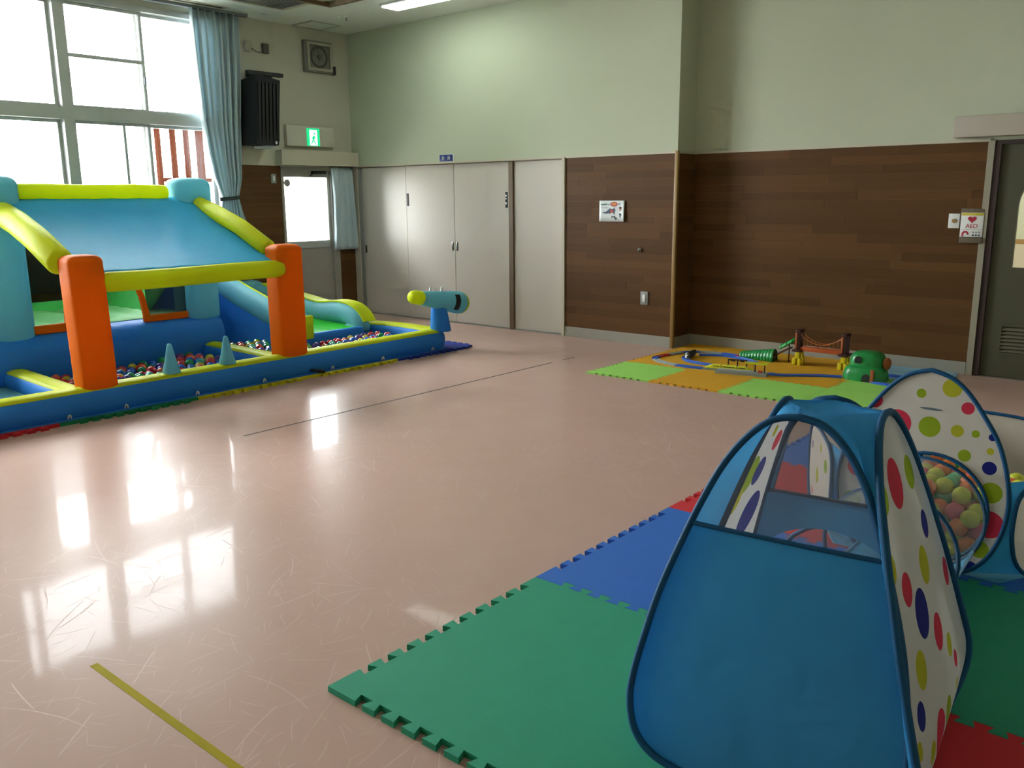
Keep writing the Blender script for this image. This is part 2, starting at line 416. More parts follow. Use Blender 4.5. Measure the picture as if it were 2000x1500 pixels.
# exit door (door_5) with pane
dr = struct('door_5', MB().box(XW-.12, XW+.014, 6.36, 6.395, 0, 1.84).box(XW-.12, XW+.014, 7.095, 7.19, 0, 1.84).box(XW-.12, XW+.014, 6.395, 7.095, 1.80, 1.84), 'door_grey')
lf = struct('door_leaf', MB().box(XW-.06, XW-.02, 6.395, 6.42, .01, 1.80).box(XW-.06, XW-.02, 7.06, 7.095, .01, 1.80)
            .box(XW-.06, XW-.02, 6.42, 7.06, .01, .87).box(XW-.06, XW-.02, 6.42, 7.06, 1.725, 1.80), 'door_grey', dr)
struct('pane_bead', B(XW-.064, XW-.012, 6.42, 7.06, .87, .955), 'alu', dr)
struct('pane', B(XW-.044, XW-.038, 6.42, 7.06, .955, 1.725), 'glass', dr)
obj('door_closer', RB(XW-.02, XW+.03, 6.82, 7.02, 1.765, 1.80, r=.005), 'black', dr)
obj('closer_arm', MB().tube([(XW+.02, 6.84, 1.77), (XW+.04, 6.80, 1.765), (XW, 6.78, 1.735)], .007), 'black', dr)
obj('sticker', MB().prism([(6.475+.045*math.cos(a*PI/12), 1.655+.045*math.sin(a*PI/12)) for a in range(24)], XW-.037, XW-.035, 'x'), 'steel_grey', dr)
# brown hall door at the far right (door_6)
d6 = struct('door_6', MB().box(-1.715, -1.668, YR-.02, YR+.14, 0, 1.86).box(-.70, -.65, YR-.02, YR+.14, 0, 1.86), 'door_trim')
struct('frame', MB().box(-1.668, -1.622, YR-.008, YR+.14, 0, 1.86).box(-.74, -.70, YR-.008, YR+.14, 0, 1.86).box(-1.622, -.74, YR-.008, YR+.14, 1.83, 1.86), 'dark_frame', d6)
ol = []
x0, x1 = -1.47, -.90
ar = [(x0, .885)]+[(-1.185-.285*math.cos(a*PI/24), 1.36+.28*math.sin(a*PI/24)) for a in range(0, 25)]+[(x1, .885)]
lo = MB(); yy0, yy1 = YR+.02, YR+.06
lo.box(-1.62, x0, yy0, yy1, .01, 1.83).box(x1, -.742, yy0, yy1, .01, 1.83).box(x0, x1, yy0, yy1, .01, .20).box(x0, x1, yy0, yy1, .42, .885)
lo.box(x0, -1.50+.33, yy0+.016, yy1-.016, .2, .42)
top = ar[1:-1]
for i in range(len(top)-1):
    (a, b), (c, d) = top[i], top[i+1]
    lo.add([(a,yy0,b),(c,yy0,d),(c,yy0,1.83),(a,yy0,1.83),(a,yy1,b),(c,yy1,d),(c,yy1,1.83),(a,yy1,1.83)],
           [(0,1,2,3),(7,6,5,4),(0,4,5,1),(3,2,6,7)])
leaf6 = struct('door_leaf', lo, 'olive_door', d6)
struct('pane', MB().prism(ar, YR+.038, YR+.042, 'y'), 'glass', d6)
for i in range(7):
    z = .215+i*.029
    struct('louvre_slat', MB().add([(-1.49,yy0-.012,z),(-1.10,yy0-.012,z),(-1.10,yy0+.012,z+.022),(-1.49,yy0+.012,z+.022),(-1.49,yy0-.008,z-.003),(-1.10,yy0-.008,z-.003),(-1.10,yy0+.015,z+.019),(-1.49,yy0+.015,z+.019)],
        [(0,1,2,3),(7,6,5,4),(0,4,5,1),(1,5,6,2),(2,6,7,3),(3,7,4,0)]), 'louvre', leaf6)
struct('louvre_frame', MB().box(-1.505,-1.085,yy0-.01,yy0,.195,.208).box(-1.505,-1.085,yy0-.01,yy0,.42,.433).box(-1.505,-1.49,yy0-.01,yy0,.208,.42).box(-1.10,-1.085,yy0-.01,yy0,.208,.42), 'olive_door', leaf6)
struct('trim_10', B(-1.62, -.74, YR-.004, YR+.14, 0, .008), 'chrome')
obj('rail_cover', RB(-1.95, -.4, YR-.14, YR, 1.885, 2.045, r=.006), 'rail_box', d6)
# hallway behind that door
struct('wall_hall', MB().box(-2.6, 1.0, 10.2, 10.3, 0, 2.6).box(-2.7, -2.6, YR+.16, 10.3, 0, 2.6).box(1.0, 1.1, YR+.16, 10.3, 0, 2.6), 'plaster')
struct('floor_hall', B(-2.7, 1.1, YR+.3, 10.3, -.1, 0), 'floor')
struct('ceiling_hall', B(-2.7, 1.1, YR+.16, 10.3, 2.5, 2.6), 'ceiling')
struct('trim_11', B(-2.6, 1.0, 10.17, 10.2, .95, 1.0), 'corner_trim')
struct('baseboard_hall', B(-2.6, 1.0, 10.14, 10.2, 0, .95), 'cream')
hl = bpy.data.lights.new('hall_lamp', 'AREA'); hl.shape = 'RECTANGLE'; hl.size = 1.2; hl.size_y = .3; hl.energy = 38; hl.color = (1, .96, .88)
ho = bpy.data.objects.new('hall_lamp', hl); C.objects.link(ho); ho.location = (-.8, 9.2, 2.46)

# --- outdoors, seen through the panes
struct('ground_outside', B(-40, 20, -40, 35, -.3, -.2), 'outdoor_ground')
g = thing('veranda_railing', 'brown timber slat screen standing outside the tall window', 'railing', (-11, 6.3, -.2))
for i, y in enumerate((5.93, 6.14, 6.33, 6.52, 6.72, 6.93)):
    wd = .048 if y != 6.52 else .078
    obj('post', RB(-.04, .04, y-6.3-wd/2, y-6.3+wd/2, 0, 2.62, r=.004), 'outdoor_brown', g)
obj('rail', RB(-.055, .055, -.5, .8, 2.60, 2.72, r=.006), 'outdoor_brown', g)
obj('rail', RB(-.03, .03, -.36, .62, 1.90, 1.95, r=.006), 'outdoor_brown', g)
h = thing('outdoor_shed', 'pale building with shutters across the yard behind the exit door pane', 'building', (-22, 15.0, -.2))
obj('wall', RB(-1, 1, -3.2, 3.2, 0, 2.4, r=.02), 'outdoor_wall', h)
obj('roof', RB(-1.2, 1.2, -3.4, 3.4, 2.4, 2.55, r=.02), 'outdoor_ground', h)
for i in range(2): obj('shutter', RB(1.0, 1.04, -1.9+i*2.0, -.2+i*2.0, .1, 1.7, r=.01), 'steel_grey', h)
def wloc(o):
    v = Vector((0, 0, 0))
    while o: v += o.location; o = o.parent
    return v
def wobj(name, mb, m, parent, smooth=35):      # shape given in room coordinates
    o = obj(name, mb, m, parent, smooth); o.location = -wloc(parent); return o

# ================================================================== CEILING FITTINGS
mat('lamp_white', '#ffffff', .4, .0, emit='#f2fff6', estr=9)
t = thing('ceiling_light', 'lit fluorescent ceiling light with a bright white diffuser', 'light', (-6.76, 6.725, ZC))
wobj('housing', RB(-7.40, -6.12, 6.59, 6.86, ZC-.02, ZC, r=.004), 'white', t)
wobj('diffuser', RB(-7.38, -6.14, 6.61, 6.84, ZC-.034, ZC-.018, r=.006), 'lamp_white', t)
mat('vent_grey', '#a9a99a', .6); mat('vent_dark', '#77776c', .8)
t = thing('ceiling_vent', 'slatted square air grille in the ceiling near the curtain', 'vent', (-8.0, 5.72, ZC))
wobj('frame', MB().box(-8.36, -7.64, 5.36, 5.40, ZC-.012, ZC).box(-8.36, -7.64, 6.04, 6.08, ZC-.012, ZC).box(-8.36, -8.32, 5.40, 6.04, ZC-.012, ZC).box(-7.68, -7.64, 5.40, 6.04, ZC-.012, ZC), 'cream', t, 0)
wobj('backing', B(-8.32, -7.68, 5.40, 6.04, ZC-.002, ZC-.0005), 'vent_dark', t, 0)
sl = MB().add([(-8.32,0,ZC-.012),(-7.68,0,ZC-.012),(-7.68,.02,ZC-.002),(-8.32,.02,ZC-.002),(-8.32,.004,ZC-.013),(-7.68,.004,ZC-.013),(-7.68,.024,ZC-.003),(-8.32,.024,ZC-.003)],[(0,1,2,3),(7,6,5,4),(0,4,5,1),(1,5,6,2),(2,6,7,3),(3,7,4,0)]).mesh('slat', 0)
for i in range(18):
    s = link('slat', sl, 'vent_grey', t); s.location = -wloc(t)+Vector((0, 5.405+i*.035, 0))
t = thing('ceiling_hatch', 'square access hatch in the ceiling corner above the exhaust fan', 'hatch', (-8.78, 6.84, ZC))
wobj('panel', RB(-8.96, -8.62, 6.65, 7.03, ZC-.006, ZC, r=.002), 'ceiling', t)
wobj('edge', MB().box(-8.985,-8.60,6.63,6.65,ZC-.010,ZC).box(-8.985,-8.60,7.03,7.05,ZC-.010,ZC).box(-8.985,-8.96,6.65,7.03,ZC-.010,ZC).box(-8.62,-8.60,6.65,7.03,ZC-.010,ZC), 'vent_grey', t, 0)
t = thing('sprinkler_head', 'tiny chrome sprinkler head on the ceiling', 'sprinkler', (-8.14, 6.76, ZC))
wobj('rose', MB().lathe([(.001,-.012),(.03,-.010),(.035,0)], 16, (-8.14, 6.76, ZC)), 'white', t)
wobj('nozzle', MB().lathe([(.001,-.045),(.016,-.044),(.016,-.040),(.006,-.038),(.006,-.01)], 12, (-8.14, 6.76, ZC)), 'chrome', t)
wobj('detector', MB().lathe([(.001,-.012),(.02,-.010),(.025,0)], 16, (-8.22, 6.72, ZC)), 'white', t)
t = thing('ceiling_slot', 'dark slot diffuser let into the ceiling along the windows', 'vent', (-8.72, 2.6, ZC))
wobj('slot', B(-8.77, -8.70, -.5, 5.58, ZC-.004, ZC), 'black_rough', t, 0)
wobj('lip', MB().box(-8.79,-8.77,-.5,5.62,ZC-.008,ZC).box(-8.70,-8.68,-.5,5.62,ZC-.008,ZC).box(-8.77,-8.70,5.58,5.62,ZC-.008,ZC), 'cream', t, 0)
t = thing('skylight_trim', 'brown timber edging of a recess in the ceiling', 'trim', (-7.2, 5.8, ZC))
wobj('edge_board', B(-7.72, -6.4, 6.16, 6.20, ZC-.05, ZC), 'frame_brown', t, 0)
wobj('edge_board', B(-7.72, -7.68, 4.6, 6.16, ZC-.05, ZC), 'frame_brown', t, 0)
t = thing('curtain_rail', 'cream curtain rail running above the tall windows', 'rail', (-8.87, 2.5, 3.44))
wobj('track', B(-8.90, -8.84, -.8, 5.95, 3.43, ZC), 'alu_dark', t, 0)

# ================================================================== CURTAINS
fabric('curtain', '#cbdce2', .20, .75, .1, 5)
fabric('curtain_tie', '#3f4a47', .05, .7)
def curtain_mesh(rows, n, npl, x):
    """rows: (z, left y, right y, fold depth); folds run down the cloth"""
    R = []
    for z, a, b, d in rows:
        ring = []
        for i in range(n+1):
            s = i/n; ph = s*npl*2*PI+.6*math.sin(s*9)
            ring.append((x+d*math.sin(ph)*(.75+.25*math.sin(s*17)), a+(b-a)*s+d*.35*math.cos(ph), z))
        R.append(ring)
    mb = MB(); mb.rings(R, closed=False); return mb
def smoothrows(rows, k=5):
    out = []
    for i in range(len(rows)-1):
        for j in range(k):
            t = j/k; t = t*t*(3-2*t) if False else t
            out.append(tuple(p+(q-p)*t for p, q in zip(rows[i], rows[i+1])))
    return out+[rows[-1]]
def cloth(name, mb, m, parent, th=.004):
    o = wobj(name, mb, m, parent, 60)
    s = o.modifiers.new('thick', 'SOLIDIFY'); s.thickness = th; s.offset = 0
    return o
t = thing('window_curtain', 'tall pale blue curtain tied back beside the bright window', 'curtain', (-8.87, 5.53, .64))
cloth('drape', curtain_mesh(smoothrows([(3.43,5.25,5.83,.055),(2.8,5.27,5.80,.072),(2.3,5.305,5.76,.066),(1.95,5.345,5.745,.055),(1.70,5.40,5.735,.042),(1.50,5.475,5.69,.024),(1.46,5.475,5.69,.024),(1.32,5.44,5.72,.034),(1.15,5.40,5.77,.055),(.64,5.36,5.82,.048)]), 150, 7, -8.87), 'curtain', t)
def tie(tt, yc, hw_, z):
    tr = []
    for i in range(24):
        a = 2*PI*i/24; tr.append((-8.87+.046*math.sin(a), yc+hw_*math.cos(a), z+.012*math.cos(a)))
    wobj('tieback', MB().sweep(tr, [(-.003,-.02),(.003,-.02),(.003,.02),(-.003,.02)], closed=True), 'curtain_tie', tt)
tie(t, 5.582, .122, 1.478)
t = thing('window_curtain', 'pale blue curtain gathered at the far end of the tall windows', 'curtain', (-8.87, 2.6, .64))
cloth('drape', curtain_mesh([(3.43,2.25,2.95,.04),(2.3,2.27,2.93,.048),(.64,2.24,2.96,.05)], 150, 8, -8.87), 'curtain', t)
t = thing('door_curtain', 'short pale blue curtain hanging beside the exit door pane', 'curtain', (-8.93, 7.22, .84))
cloth('drape', curtain_mesh(smoothrows([(1.845,7.05,7.38,.022),(1.5,7.07,7.40,.030),(1.1,7.06,7.42,.036),(.83,7.04,7.43,.040)]), 80, 4, -8.925), 'curtain', t)

# ================================================================== WALL FITTINGS
t = thing('valance_box', 'beige pelmet box above the exit door and its curtain', 'pelmet', (-8.93, 6.87, 1.86))
wobj('box', MB().box(XW, XW+.14, 6.30, 7.45, 2.012, 2.03).box(XW+.122, XW+.14, 6.30, 7.45, 1.86, 2.012).box(XW, XW+.122, 6.30, 6.318, 1.86, 2.012), 'cream', t, 0)
mat('exit_green', '#0aa860', .4, .02, emit='#10b070', estr=.8); mat('exit_white', '#f4fff8', .4, .0, emit='#f0fff6', estr=1.3)
mat('sign_box', '#c7c3b0', .5)
t = thing('exit_sign', 'lit green and white running-figure exit sign in a cream box', 'sign', (XW, 6.80, 2.08))
wobj('housing', RB(XW, XW+.05, 6.45, 7.15, 2.085, 2.325, r=.004), 'sign_box', t)
wobj('lamp_face', RB(XW+.05, XW+.058, 6.735, 6.925, 2.095, 2.30, r=.002), 'exit_green', t)
wobj('doorway', RB(XW+.058, XW+.060, 6.775, 6.885, 2.10, 2.28, r=.0005), 'exit_white', t)
def bar(p, q, w, x0, x1):
    p, q = Vector(p), Vector(q); d = (q-p).normalized(); nn = Vector((-d.y, d.x))*w/2
    return [(v.x, v.y) for v in (p+nn, q+nn, q-nn, p-nn)]
fg = MB()
for a, b, w in (((6.838,2.215),(6.822,2.165),.03), ((6.822,2.17),(6.848,2.135),.016), ((6.848,2.135),(6.866,2.105),.014), ((6.822,2.17),(6.808,2.13),.016), ((6.808,2.13),(6.785,2.118),.013), ((6.838,2.205),(6.866,2.185),.012), ((6.838,2.205),(6.808,2.19),.012)):
    fg.prism(bar(a, b, w, 0, 0), XW+.060, XW+.0615, 'x')
fg.prism([(6.846+.013*math.cos(k*PI/6), 2.238+.013*math.sin(k*PI/6)) for k in range(12)], XW+.060, XW+.0615, 'x')
wobj('figure', fg, 'exit_green', t, 0)
# loudspeaker
t = thing('wall_speaker', 'tall black loudspeaker on a bracket beside the curtain', 'speaker', (-8.75, 6.03, 2.05))
sp = MB()
def spk(z, s): return [(-8.86+.0*s,5.80,z),(-8.55,5.84,z),(-8.55,6.10,z),(-8.84,6.23,z),(-8.93,6.20,z)]
wobj('cabinet', MB().rings([[(-8.93,5.82,2.06),(-8.60,5.80,2.06),(-8.62,6.10,2.06),(-8.93,6.16,2.06)],[(-8.93,5.84,2.76),(-8.56,5.83,2.80),(-8.60,6.15,2.76),(-8.93,6.22,2.75)]]), 'black_rough', t, 0)
gr = MB()
for i in range(6):
    a = i/5; y0, y1 = 5.83+.045*i, 5.845+.045*i
    gr.add([(-8.594-.004*a,y0,2.10),(-8.594-.004*a,y1,2.10),(-8.558-.006*a,y1+.01,2.72),(-8.558-.006*a,y0+.01,2.72),(-8.606-.004*a,y0,2.10),(-8.606-.004*a,y1,2.10),(-8.57-.006*a,y1+.01,2.72),(-8.57-.006*a,y0+.01,2.72)],
           [(0,1,2,3),(7,6,5,4),(0,4,5,1),(1,5,6,2),(2,6,7,3),(3,7,4,0)])
for i in range(6):
    g1 = MB(); a = i/5; y0 = 5.822+.05*i
    g1.add([(-8.592-.015*a,y0,2.10),(-8.592-.015*a,y0+.03,2.10),(-8.553-.02*a,y0+.042,2.72),(-8.553-.02*a,y0+.012,2.72),(-8.612-.015*a,y0,2.10),(-8.612-.015*a,y0+.03,2.10),(-8.573-.02*a,y0+.042,2.72),(-8.573-.02*a,y0+.012,2.72)],
           [(0,1,2,3),(7,6,5,4),(0,4,5,1),(1,5,6,2),(2,6,7,3),(3,7,4,0)])
    wobj('grille_bar', g1, 'black', t, 0)
wobj('bracket', MB().box(-8.80, -8.74, 5.84, 6.30, 2.82, 2.86).box(-9.0, -8.80, 5.98, 6.02, 2.82, 2.86).box(-8.79, -8.75, 6.12, 6.16, 2.75, 2.82), 'black', t, 0)
wobj('lower_bracket', RB(-8.99, -8.72, 6.02, 6.10, 2.035, 2.07, r=.004), 'white', t)
wobj('status_tab', RB(-8.604, -8.592, 6.04, 6.06, 2.07, 2.10, r=.003), 'white', t)
# exhaust fan
mat('fan_grey', '#77766a', .6); mat('fan_dark', '#54544a', .7); mat('fan_cream', '#a5a28f', .5)
t = thing('exhaust_fan', 'square wall exhaust fan with a cream frame near the ceiling', 'fan', (XW, 6.98, 3.13))
wobj('outer_box', RB(XW, XW+.05, 6.77, 7.19, 2.955, 3.315, r=.006), 'fan_grey', t)
wobj('frame', MB().box(XW+.05,XW+.075,6.80,7.165,3.265,3.295).box(XW+.05,XW+.075,6.80,7.165,2.975,3.005).box(XW+.05,XW+.075,6.80,6.83,3.005,3.265).box(XW+.05,XW+.075,7.135,7.165,3.005,3.265), 'fan_cream', t, 0)
wobj('duct_ring', MB().tube([(XW+.056, 6.98+.115*math.cos(a*PI/14), 3.135+.115*math.sin(a*PI/14)) for a in range(28)], .012, 8, closed=True), 'fan_dark', t)
for i in range(5):
    a = 2*PI*i/5; bl = MB(); pts0 = []; pts1 = []
    for rr, w in ((.02,.22),(.06,.45),(.10,.5)):
        pts0.append((XW+.052, 6.98+rr*math.cos(a-w), 3.135+rr*math.sin(a-w))); pts1.append((XW+.066, 6.98+rr*math.cos(a+w), 3.135+rr*math.sin(a+w)))
    bl.add(pts0+pts1+[(x-.003,y,z) for x,y,z in pts0+pts1], [(0,1,4,3),(1,2,5,4),(9,10,7,6),(10,11,8,7),(0,3,9,6),(2,8,11,5),(0,6,7,1),(1,7,8,2),(3,4,10,9),(4,5,11,10)])
    wobj('blade', bl, 'fan_grey', t, 0)
wobj('hub', MB().tube([(XW+.05,6.98,3.135),(XW+.072,6.98,3.135)], .028, 14), 'fan_dark', t)
wobj('switch_box', RB(XW, XW+.06, 7.19, 7.225, 2.95, 3.05, r=.004), 'black', t)
# two little boxes joined by a cable
t = thing('junction_box', 'pair of small grey cable boxes joined by a wire above the speaker', 'junction box', (XW, 6.13, 3.10))
wobj('box', RB(XW, XW+.04, 5.98, 6.05, 3.10, 3.21, r=.005), 'fan_cream', t)
wobj('box', RB(XW, XW+.04, 6.21, 6.285, 3.095, 3.205, r=.005), 'fan_dark', t)
wobj('cable', MB().tube([(XW+.02,6.05,3.14),(XW+.02,6.09,3.12),(XW+.02,6.15,3.10),(XW+.02,6.21,3.11)], .005), 'fan_dark', t)
t = thing('wall_switch', 'small grey wall switch between curtain and exit door', 'switch', (XW, 6.25, 1.70))
wobj('plate', RB(XW+.008, XW+.018, 6.22, 6.285, 1.65, 1.755, r=.003), 'steel_grey', t)
wobj('rocker', RB(XW+.017, XW+.024, 6.24, 6.265, 1.675, 1.73, r=.002), 'white', t)
# poster on the wooden wall
mat('print_green', '#4f7266', .5); mat('print_red', '#b5342a', .5); mat('print_orange', '#d9883c', .5); mat('print_navy', '#2c3e5c', .5); mat('print_dark', '#243a40', .5); mat('print_skin', '#c19a8c', .5); mat('print_brown', '#4a3a34', .5); mat('print_grey', '#848c92', .5); mat('yellow_print', '#c9b83a', .5)
t = thing('wall_poster', 'white laminated notice with a red burst taped to the wooden wall', 'poster', (-5.0, YB-.012, 1.317))
ps = MB(); nx = 12
prof = [(-.152+.304*i/nx, -.002-(.018*max(0, (i/nx-.75)/.25)**2)) for i in range(nx+1)]
ps.rings([[(x, y*(.4+.6*(1-z)), -.103+.206*z) for x, y in prof] for z in (0, .25, .5, .75, 1)], closed=False)
sh = obj('sheet', ps, 'paper', t, 60); sm = sh.modifiers.new('thick', 'SOLIDIFY'); sm.thickness = .0012
def pprint(name, poly, m, y=-.0045): return obj(name, MB().prism(poly, y, y+.0008, 'y'), m, t, 0)
def ell(cx, cz, a, b, n=20): return [(cx+a*math.cos(2*PI*k/n), cz+b*math.sin(2*PI*k/n)) for k in range(n)]
pprint('burst', ell(.025, .068, .042, .024), 'print_red', -.0042)
pprint('burst_middle', ell(.025, .070, .030, .014), 'print_orange', -.0052)
pprint('headline', [(-.13,.056),(-.06,.060),(-.06,.076),(-.13,.072)], 'print_green')
pprint('headline', [(-.052,.060),(-.022,.061),(-.022,.072),(-.052,.071)], 'print_grey')
pprint('headline', [(.078,.060),(.10,.061),(.10,.076),(.078,.075)], 'print_grey')
pprint('subline', [(-.13,.030),(-.05,.033),(-.05,.038),(-.13,.035)], 'print_grey')
pprint('wing_shape', [(-.118,-.012),(-.07,-.006),(-.045,.012),(-.03,.022),(-.028,.034),(-.018,.020),(.018,.020),(.022,.034),(.036,.014),(.045,.010),(.030,-.004),(.035,-.028),(.024,-.030),(.010,-.014),(-.016,-.018),(-.028,-.034),(-.032,-.018),(-.06,-.026),(-.10,-.022)], 'print_navy')
pprint('red_cross', [(-.025,.014),(0,.008),(.02,.014),(.016,-.002),(.02,-.018),(-.002,-.012),(-.024,-.016),(-.018,-.002)], 'print_red', -.0054)
pprint('zigzag_shape', [(-.012,-.068),(.002,-.045),(.018,-.055),(.035,-.045),(.048,-.066),(.062,-.064),(.05,-.092),(.038,-.078),(.026,-.064),(.006,-.060),(-.006,-.066)], 'print_dark')
for z, m1 in ((.02, 'print_skin'), (-.045, 'print_grey')):
    pprint('small_picture', ell(.103, z, .015, .020), m1, -.0075); pprint('small_picture', ell(.103, z+.013, .016, .010), 'print_brown' if z > 0 else 'print_dark', -.0088)
t = thing('light_switch', 'grey switch plate with a white rocker low on the wooden wall', 'switch', (-4.60, YB-.01, .47))
obj('plate', RB(-.042, .042, -.010, .002, -.065, .065, r=.003), 'steel_grey', t)
obj('rocker', RB(-.016, .016, -.016, -.009, -.036, .036, r=.002), 'white', t)
t = thing('key_switch', 'small round metal key switch on the wooden wall above the switch plate', 'switch', (-4.665, YB-.01, .945))
obj('collar', MB().tube([(0,.002,0),(0,-.012,0)], .016, 16), 'steel_grey', t)
obj('key', RB(-.004, .004, -.03, -.011, -.02, .008, r=.002), 'chrome', t)
# right wall: bell switch and AED panel
t = thing('call_button', 'cream switch plate with an amber button beside the red heart sign', 'switch', (-1.91, YR-.01, 1.243))
obj('plate', RB(-.042, .042, -.010, .002, -.058, .058, r=.003), 'white', t)
obj('button', MB().tube([(.002,-.009,.0),(.002,-.016,0)], .017, 16), 'corner_trim', t)
t = thing('aed_sign', 'white notice with a red heart and AED lettering beside the brown door', 'sign', (-1.775, YR-.01, 1.20))
mat('clear_holder', '#6a5f50', .25); mat('aed_red', '#b01f34', .5)
obj('holder', RB(-.088, .088, -.010, .002, -.130, .140, r=.004), 'clear_holder', t)
obj('holder_tray', RB(-.070, .088, -.03, -.009, -.130, -.085, r=.004), 'clear_holder', t)
obj('sheet', RB(-.082, .082, -.0155, -.0095, -.082, .108, r=.001), 'white', t)
obj('top_band', RB(-.080, .080, -.0168, -.015, .086, .106, r=.0005), 'yellow_print', t)
hp = [(.032*(16*math.sin(a)**3)/16, .056+.030*(13*math.cos(a)-5*math.cos(2*a)-2*math.cos(3*a)-math.cos(4*a))/16) for a in [2*PI*k/40 for k in range(40)]]
obj('heart', MB().prism(hp, -.0172, -.015, 'y'), 'aed_red', t, 0)
text('lettering', 'AED', .046, 'aed_red', face_y(0, -.0166, .002), t)
obj('divider', RB(-.075, .075, -.0162, -.015, -.0245, -.0230, r=.0003), 'print_grey', t)
ho_ = [(-.070,-.078),(-.056,-.078),(-.056,-.060),(-.050,-.051),(-.036,-.049),(-.030,-.056),(-.030,-.066),(-.018,-.066),(-.018,-.050),(-.028,-.038),(-.050,-.035),(-.066,-.044)]
obj('red_mark', MB().prism(ho_, -.0172, -.015, 'y'), 'aed_red', t, 0)
for zi, zz in enumerate((-.046, -.068)):
    for k in range(3): obj('small_print', RB(.008+k*.022, .022+k*.022, -.0165, -.015, zz-.006, zz+.006, r=.0004), 'print_dark' if zi else 'print_grey', t)

# ================================================================== FLOOR LINES AND MATS
mat('tape_black', '#23262e', .6); mat('tape_yellow', '#a0901a', .8, .15, 20, spec=.1)
struct('trim_12', B(-4.740, -4.728, 2.95, 6.12, 0, .0012), 'tape_black')
struct('trim_13', B(-4.736, -4.728, 6.28, 6.46, 0, .0012), 'tape_black')
struct('trim_14', B(-2.68, 0.6, 1.057, 1.082, 0, .001), 'tape_yellow')
def foam(key, col): mat(key, col, .75, .05, 12, .25, 420, spec=.3)
for k_, c_ in (('foam_green', '#289070'), ('foam_blue', '#2b66ba'), ('foam_red', '#c02830'), ('foam_lime', '#95d060'), ('foam_orange', '#cf9a20'), ('foam_sky', '#8fbcd4'), ('foam_yellow', '#c9c21e'), ('foam_navy', '#1c3a9a'), ('foam_dgreen', '#177a4e')): foam(k_, c_)
def tile_mesh(S, n, th, d):
    p = S/n; g = .0012; dv = p*.07; E_ = []
    for i in range(n):
        a = i*p+p*.25; b = a+p*.5
        if a-dv > d and b+dv < S-d: E_ += [(a+dv, -d/2), (a-dv, d/2), (b+dv, d/2), (b-dv, -d/2)]
    k = -d/2
    poly = [(k+g, k+g)]+[(a, o+g) for a, o in E_]+[(S+k-g, k+g)]+[(S+o-g, a) for a, o in E_]+[(S+k-g, S+k-g)]
    poly += [(a, S+o-g) for a, o in reversed(E_)]+[(k+g, S+k-g)]+[(o+g, a) for a, o in reversed(E_)]
    mb = MB(); m = len(poly)
    vs = [(x, y, 0) for x, y in poly]+[(x, y, th) for x, y in poly]
    mb.add(vs, [tuple(range(m-1, -1, -1)), tuple(range(m, 2*m))]+[(i, (i+1) % m, m+(i+1) % m, m+i) for i in range(m)])
    return mb.mesh('foam_mat', 0)
big = tile_mesh(1.0, 12, .02, .034); small = tile_mesh(.61, 9, .012, .022)
def mats(src, rows, grp):
    for x, y, m, lb in rows:
        me = src.copy(); o = link('foam_mat', me, m); o.location = (x, y, 0); tag(o, lb, 'mat', grp)
MX, MY = -1.955, 1.465
mats(big, [(MX,MY,'foam_green','large green puzzle mat under the front edge of the blue tent'),
 (MX,MY+1,'foam_blue','blue puzzle mat left of the tent, between green and red mats'),
 (MX,MY+2,'foam_red','red puzzle mat mostly hidden behind the blue tent'),
 (MX,MY+3,'foam_blue','blue puzzle mat seen through the tent netting, farthest back'),
 (MX+1,MY,'foam_red','red puzzle mat at the bottom corner beside the dotted tent side'),
 (MX+1,MY+1,'foam_green','green puzzle mat on the shaded side between tent and ball pit'),
 (MX+1,MY+2,'foam_blue','dark blue puzzle mat under the dotted ball pit')], 'large puzzle mats under the tent')
TX, TY = -4.20, 5.925
cols = [['lime','orange','lime','lime'],['orange','orange','orange','lime'],['orange','orange','orange','sky']]
lbs = [['lime green mat at the near left corner of the train play area','orange mat on the near edge between two lime green mats','lime green mat on the near edge, third from the left corner','lime green mat on the near edge beside the dotted ball pit'],
 ['orange mat under the left curve of the toy track','orange mat under the yellow toy train','orange mat in front of the toy bridge','lime green mat in front of the green mountain tunnel'],
 ['orange mat in the wall corner by the timber post','orange mat behind the toy station','orange mat under the toy bridge by the wall','pale blue mat by the wall behind the green mountain tunnel']]
mats(small, [(TX+c*.61, TY+r_*.61, 'foam_'+cols[r_][c], lbs[r_][c]) for r_ in range(3) for c in range(4)], 'train play mats')
IY = 1.335
mats(big, [(-6.872,IY,'foam_red','red mat showing under the front left of the inflatable castle'),
 (-6.872,IY+1,'foam_dgreen','dark green mat edge under the inflatable castle near the orange post'),
 (-6.872,IY+2,'foam_yellow','yellow mat edge under the castle below the two cones'),
 (-6.872,IY+3,'foam_yellow','yellow mat edge under the castle below the right ball pit'),
 (-6.872,IY+4,'foam_navy','navy blue mat sticking out under the toy cannon end')], 'mats under the inflatable castle')
